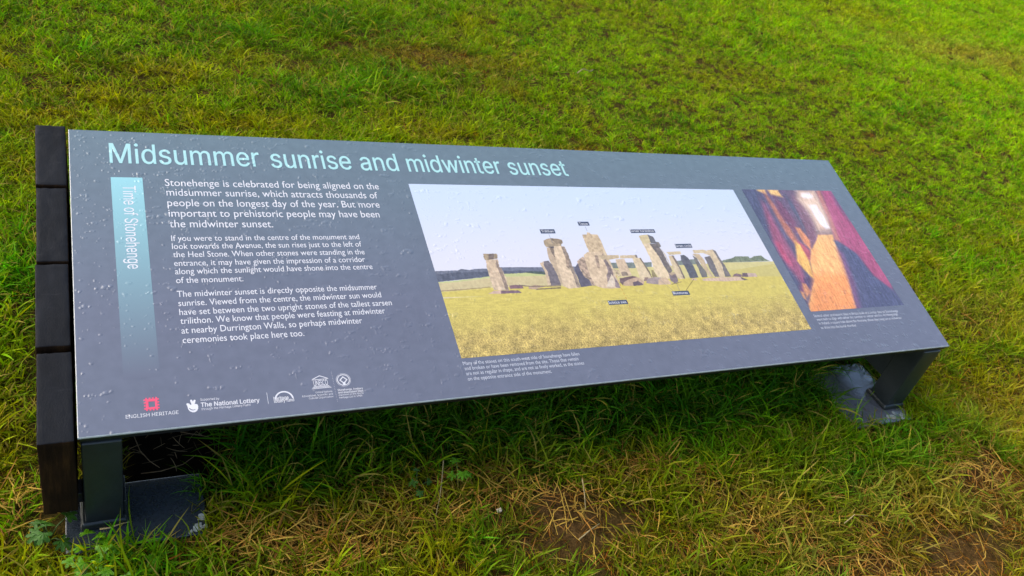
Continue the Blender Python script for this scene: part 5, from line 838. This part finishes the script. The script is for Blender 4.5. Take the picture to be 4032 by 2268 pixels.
straw_m = simple_leaf('dry straw', (.36, .28, .13), 1.25, .15, .55)
straw_d = simple_leaf('weathered brown straw', (.20, .13, .065), 1.3, .1, .6)
def gz(x, y): return float(ground_z(np.array(float(x)), np.array(float(y))))
def stalk(pts, r, m, label, name='straw_stalk', group=None):
    q = [Vector((x, y, gz(x, y) + h)) for x, y, h in pts]; o0 = q[0].copy()
    o = tube(name, [v - o0 for v in q], r, r * .6, m); o.location = o0
    return tag(o, label, 'straw', group)
stalk([(.570, .000, .050), (.560, -.03, .036), (.548, -.06, .026), (.535, -.085, .018)], .0011, straw_m, 'long straight pale straw lying down the grass below the logos')
stalk([(1.70, 1.72, .045), (1.73, 1.735, .055), (1.76, 1.73, .050), (1.78, 1.745, .052)], .0022, straw_m, 'curled pale straw on the bright lawn behind the board')
stalk([(.815, -.085, .045), (.812, -.11, .032), (.805, -.135, .022)], .0012, straw_m, 'pale upright straw beside the bare brown patch')
stalk([(.77, -.185, .012), (.80, -.172, .014), (.825, -.162, .012)], .0014, straw_m, 'short straw lying across the bare brown patch')
stalk([(1.34, -.27, .02), (1.37, -.262, .03), (1.41, -.266, .02)], .0013, straw_m, 'bent straw in the dry grass toward the right foreground')
# straws drifted against the foot of the leg
tag(tube('straw_stalk', [(0, 0, 0), (.014, -.002, .0022), (.028, .002, .0026), (.044, .0045, .001)], .0016, .0006, straw_m), 'yellow straw lying against the foot of the leg beside the timbers', 'straw').location = (.022, -.0115, .0185)
tw = [([(.075, .16, .05), (.085, .12, .045), (.098, .10, .04), (.112, .088, .035)], 'thin twig curving over the steel plate nearest the timbers'),
      ([(.060, .20, .06), (.080, .24, .075), (.11, .22, .06), (.14, .21, .05)], 'thin twig arched over the dark soil under the board'),
      ([(.12, .26, .07), (.16, .25, .075), (.18, .28, .09)], 'pale twig farthest back over the dark soil'),
      ([(.150, .16, .035), (.175, .15, .035), (.195, .145, .03)], 'straight straw at the edge of the dark soil'),
      ([(.085, .10, .012), (.115, .098, .014), (.150, .105, .016), (.17, .11, .03)], 'long brown straw along the rear edge of the steel plate')]
for k, (pts, lb) in enumerate(tw):
    stalk(pts, .0009, straw_d, lb, 'twig')
# a pale stone in the turf
peb_m, nt, p = mat('pale flint'); nn = noise_tex(nt, 60, 5, .6); q = ramp(nt, nn.outputs['Fac'], [(.35, (.30, .24, .15)), (.6, (.62, .56, .42))]); nt.links.new(q.outputs[0], p.inputs['Base Color']); p.inputs['Roughness'].default_value = .5
def stone(x, y, r, h, label, seed, m=None):
    o = rbox('pebble', (-r, -r * .8, -r * .5), (r, r * .8, r * .6), r * .48, m or peb_m, None, n=(2, 2, 2), jit=r * .25, seed=seed, jscale=r * 1.2)
    o.location = (x, y, gz(x, y) + h); o.rotation_euler = (.3, .4, seed); return tag(o, label, 'pebble')
stone(.650, -.098, .0052, .016, 'small pale stone in brown grass below the middle of the board', 3)

# loose dead grass: countless
rs = R_(99); TV2 = []; TF2 = []; TC = []
def litter(x, y, zoff, L_, wd, an, col, seg=3, tilt=0.0):
    p = np.array([x, y, gz(x, y) + zoff]); cu = rs.normal() * .5; i0 = len(TV2)
    for s in range(seg + 1):
        d = np.array([math.cos(an), math.sin(an), tilt]); sd_ = np.array([-math.sin(an), math.cos(an), rs.normal() * .3]); w_ = wd * (.5 if s in (0, seg) else .9)
        TV2.append(tuple(p + sd_ * w_ / 2)); TV2.append(tuple(p - sd_ * w_ / 2)); TC.extend([col, col]); p = p + d * L_ / seg; an += cu / seg; tilt -= .25 / seg
    for s in range(seg): k = i0 + 2 * s; TF2.append((k, k + 1, k + 3, k + 2))
cnt = 0
while cnt < 2300:
    bx, by, rx, ry, k, st = BLOBS[rs.randint(len(BLOBS))]
    if k not in ('bare', 'brown', 'straw') or by > 1.0: continue
    x, y = bx + rs.normal() * rx * .8, by + rs.normal() * ry * .9
    if (-.03 < x < .18 and -.045 < y < .12) or (1.585 < x < 1.8 and -.045 < y < .165): continue
    q = rs.rand(); c = np.array((.42, .26, .04)) * rs.uniform(.5, 1.15) if q < .5 else np.array((.27, .125, .02)) * rs.uniform(.5, 1.3)
    litter(x, y, rs.uniform(.004, .026), rs.uniform(.02, .07), rs.uniform(.0009, .0024), rs.rand() * 6.28, tuple(c) + (1,), tilt=rs.normal() * .12); cnt += 1
for k in range(140):
    x, y = rs.uniform(.07, .22), rs.uniform(.12, .40)
    litter(x, y, rs.uniform(.002, .012), rs.uniform(.01, .04), .0012, rs.rand() * 6.28, tuple(np.array((.22, .16, .08)) * rs.uniform(.4, 1.4)) + (1,))
lm, nt, p = mat('dead grass litter'); p.inputs['Specular IOR Level'].default_value = .08; at = nd(nt, 'ShaderNodeAttribute'); at.attribute_name = 'ink'; nt.links.new(at.outputs['Color'], p.inputs['Base Color']); p.inputs['Roughness'].default_value = .6
lit = mesh_obj('dead_grass', TV2, TF2, lm); tag(lit, 'loose dead brown and straw coloured grass lying on the worn patches', 'dead grass', kind='stuff')
ca = lit.data.attributes.new('ink', 'FLOAT_COLOR', 'POINT'); ca.data.foreach_set('color', np.array(TC, np.float32).ravel())
print('TUFTS', nP)
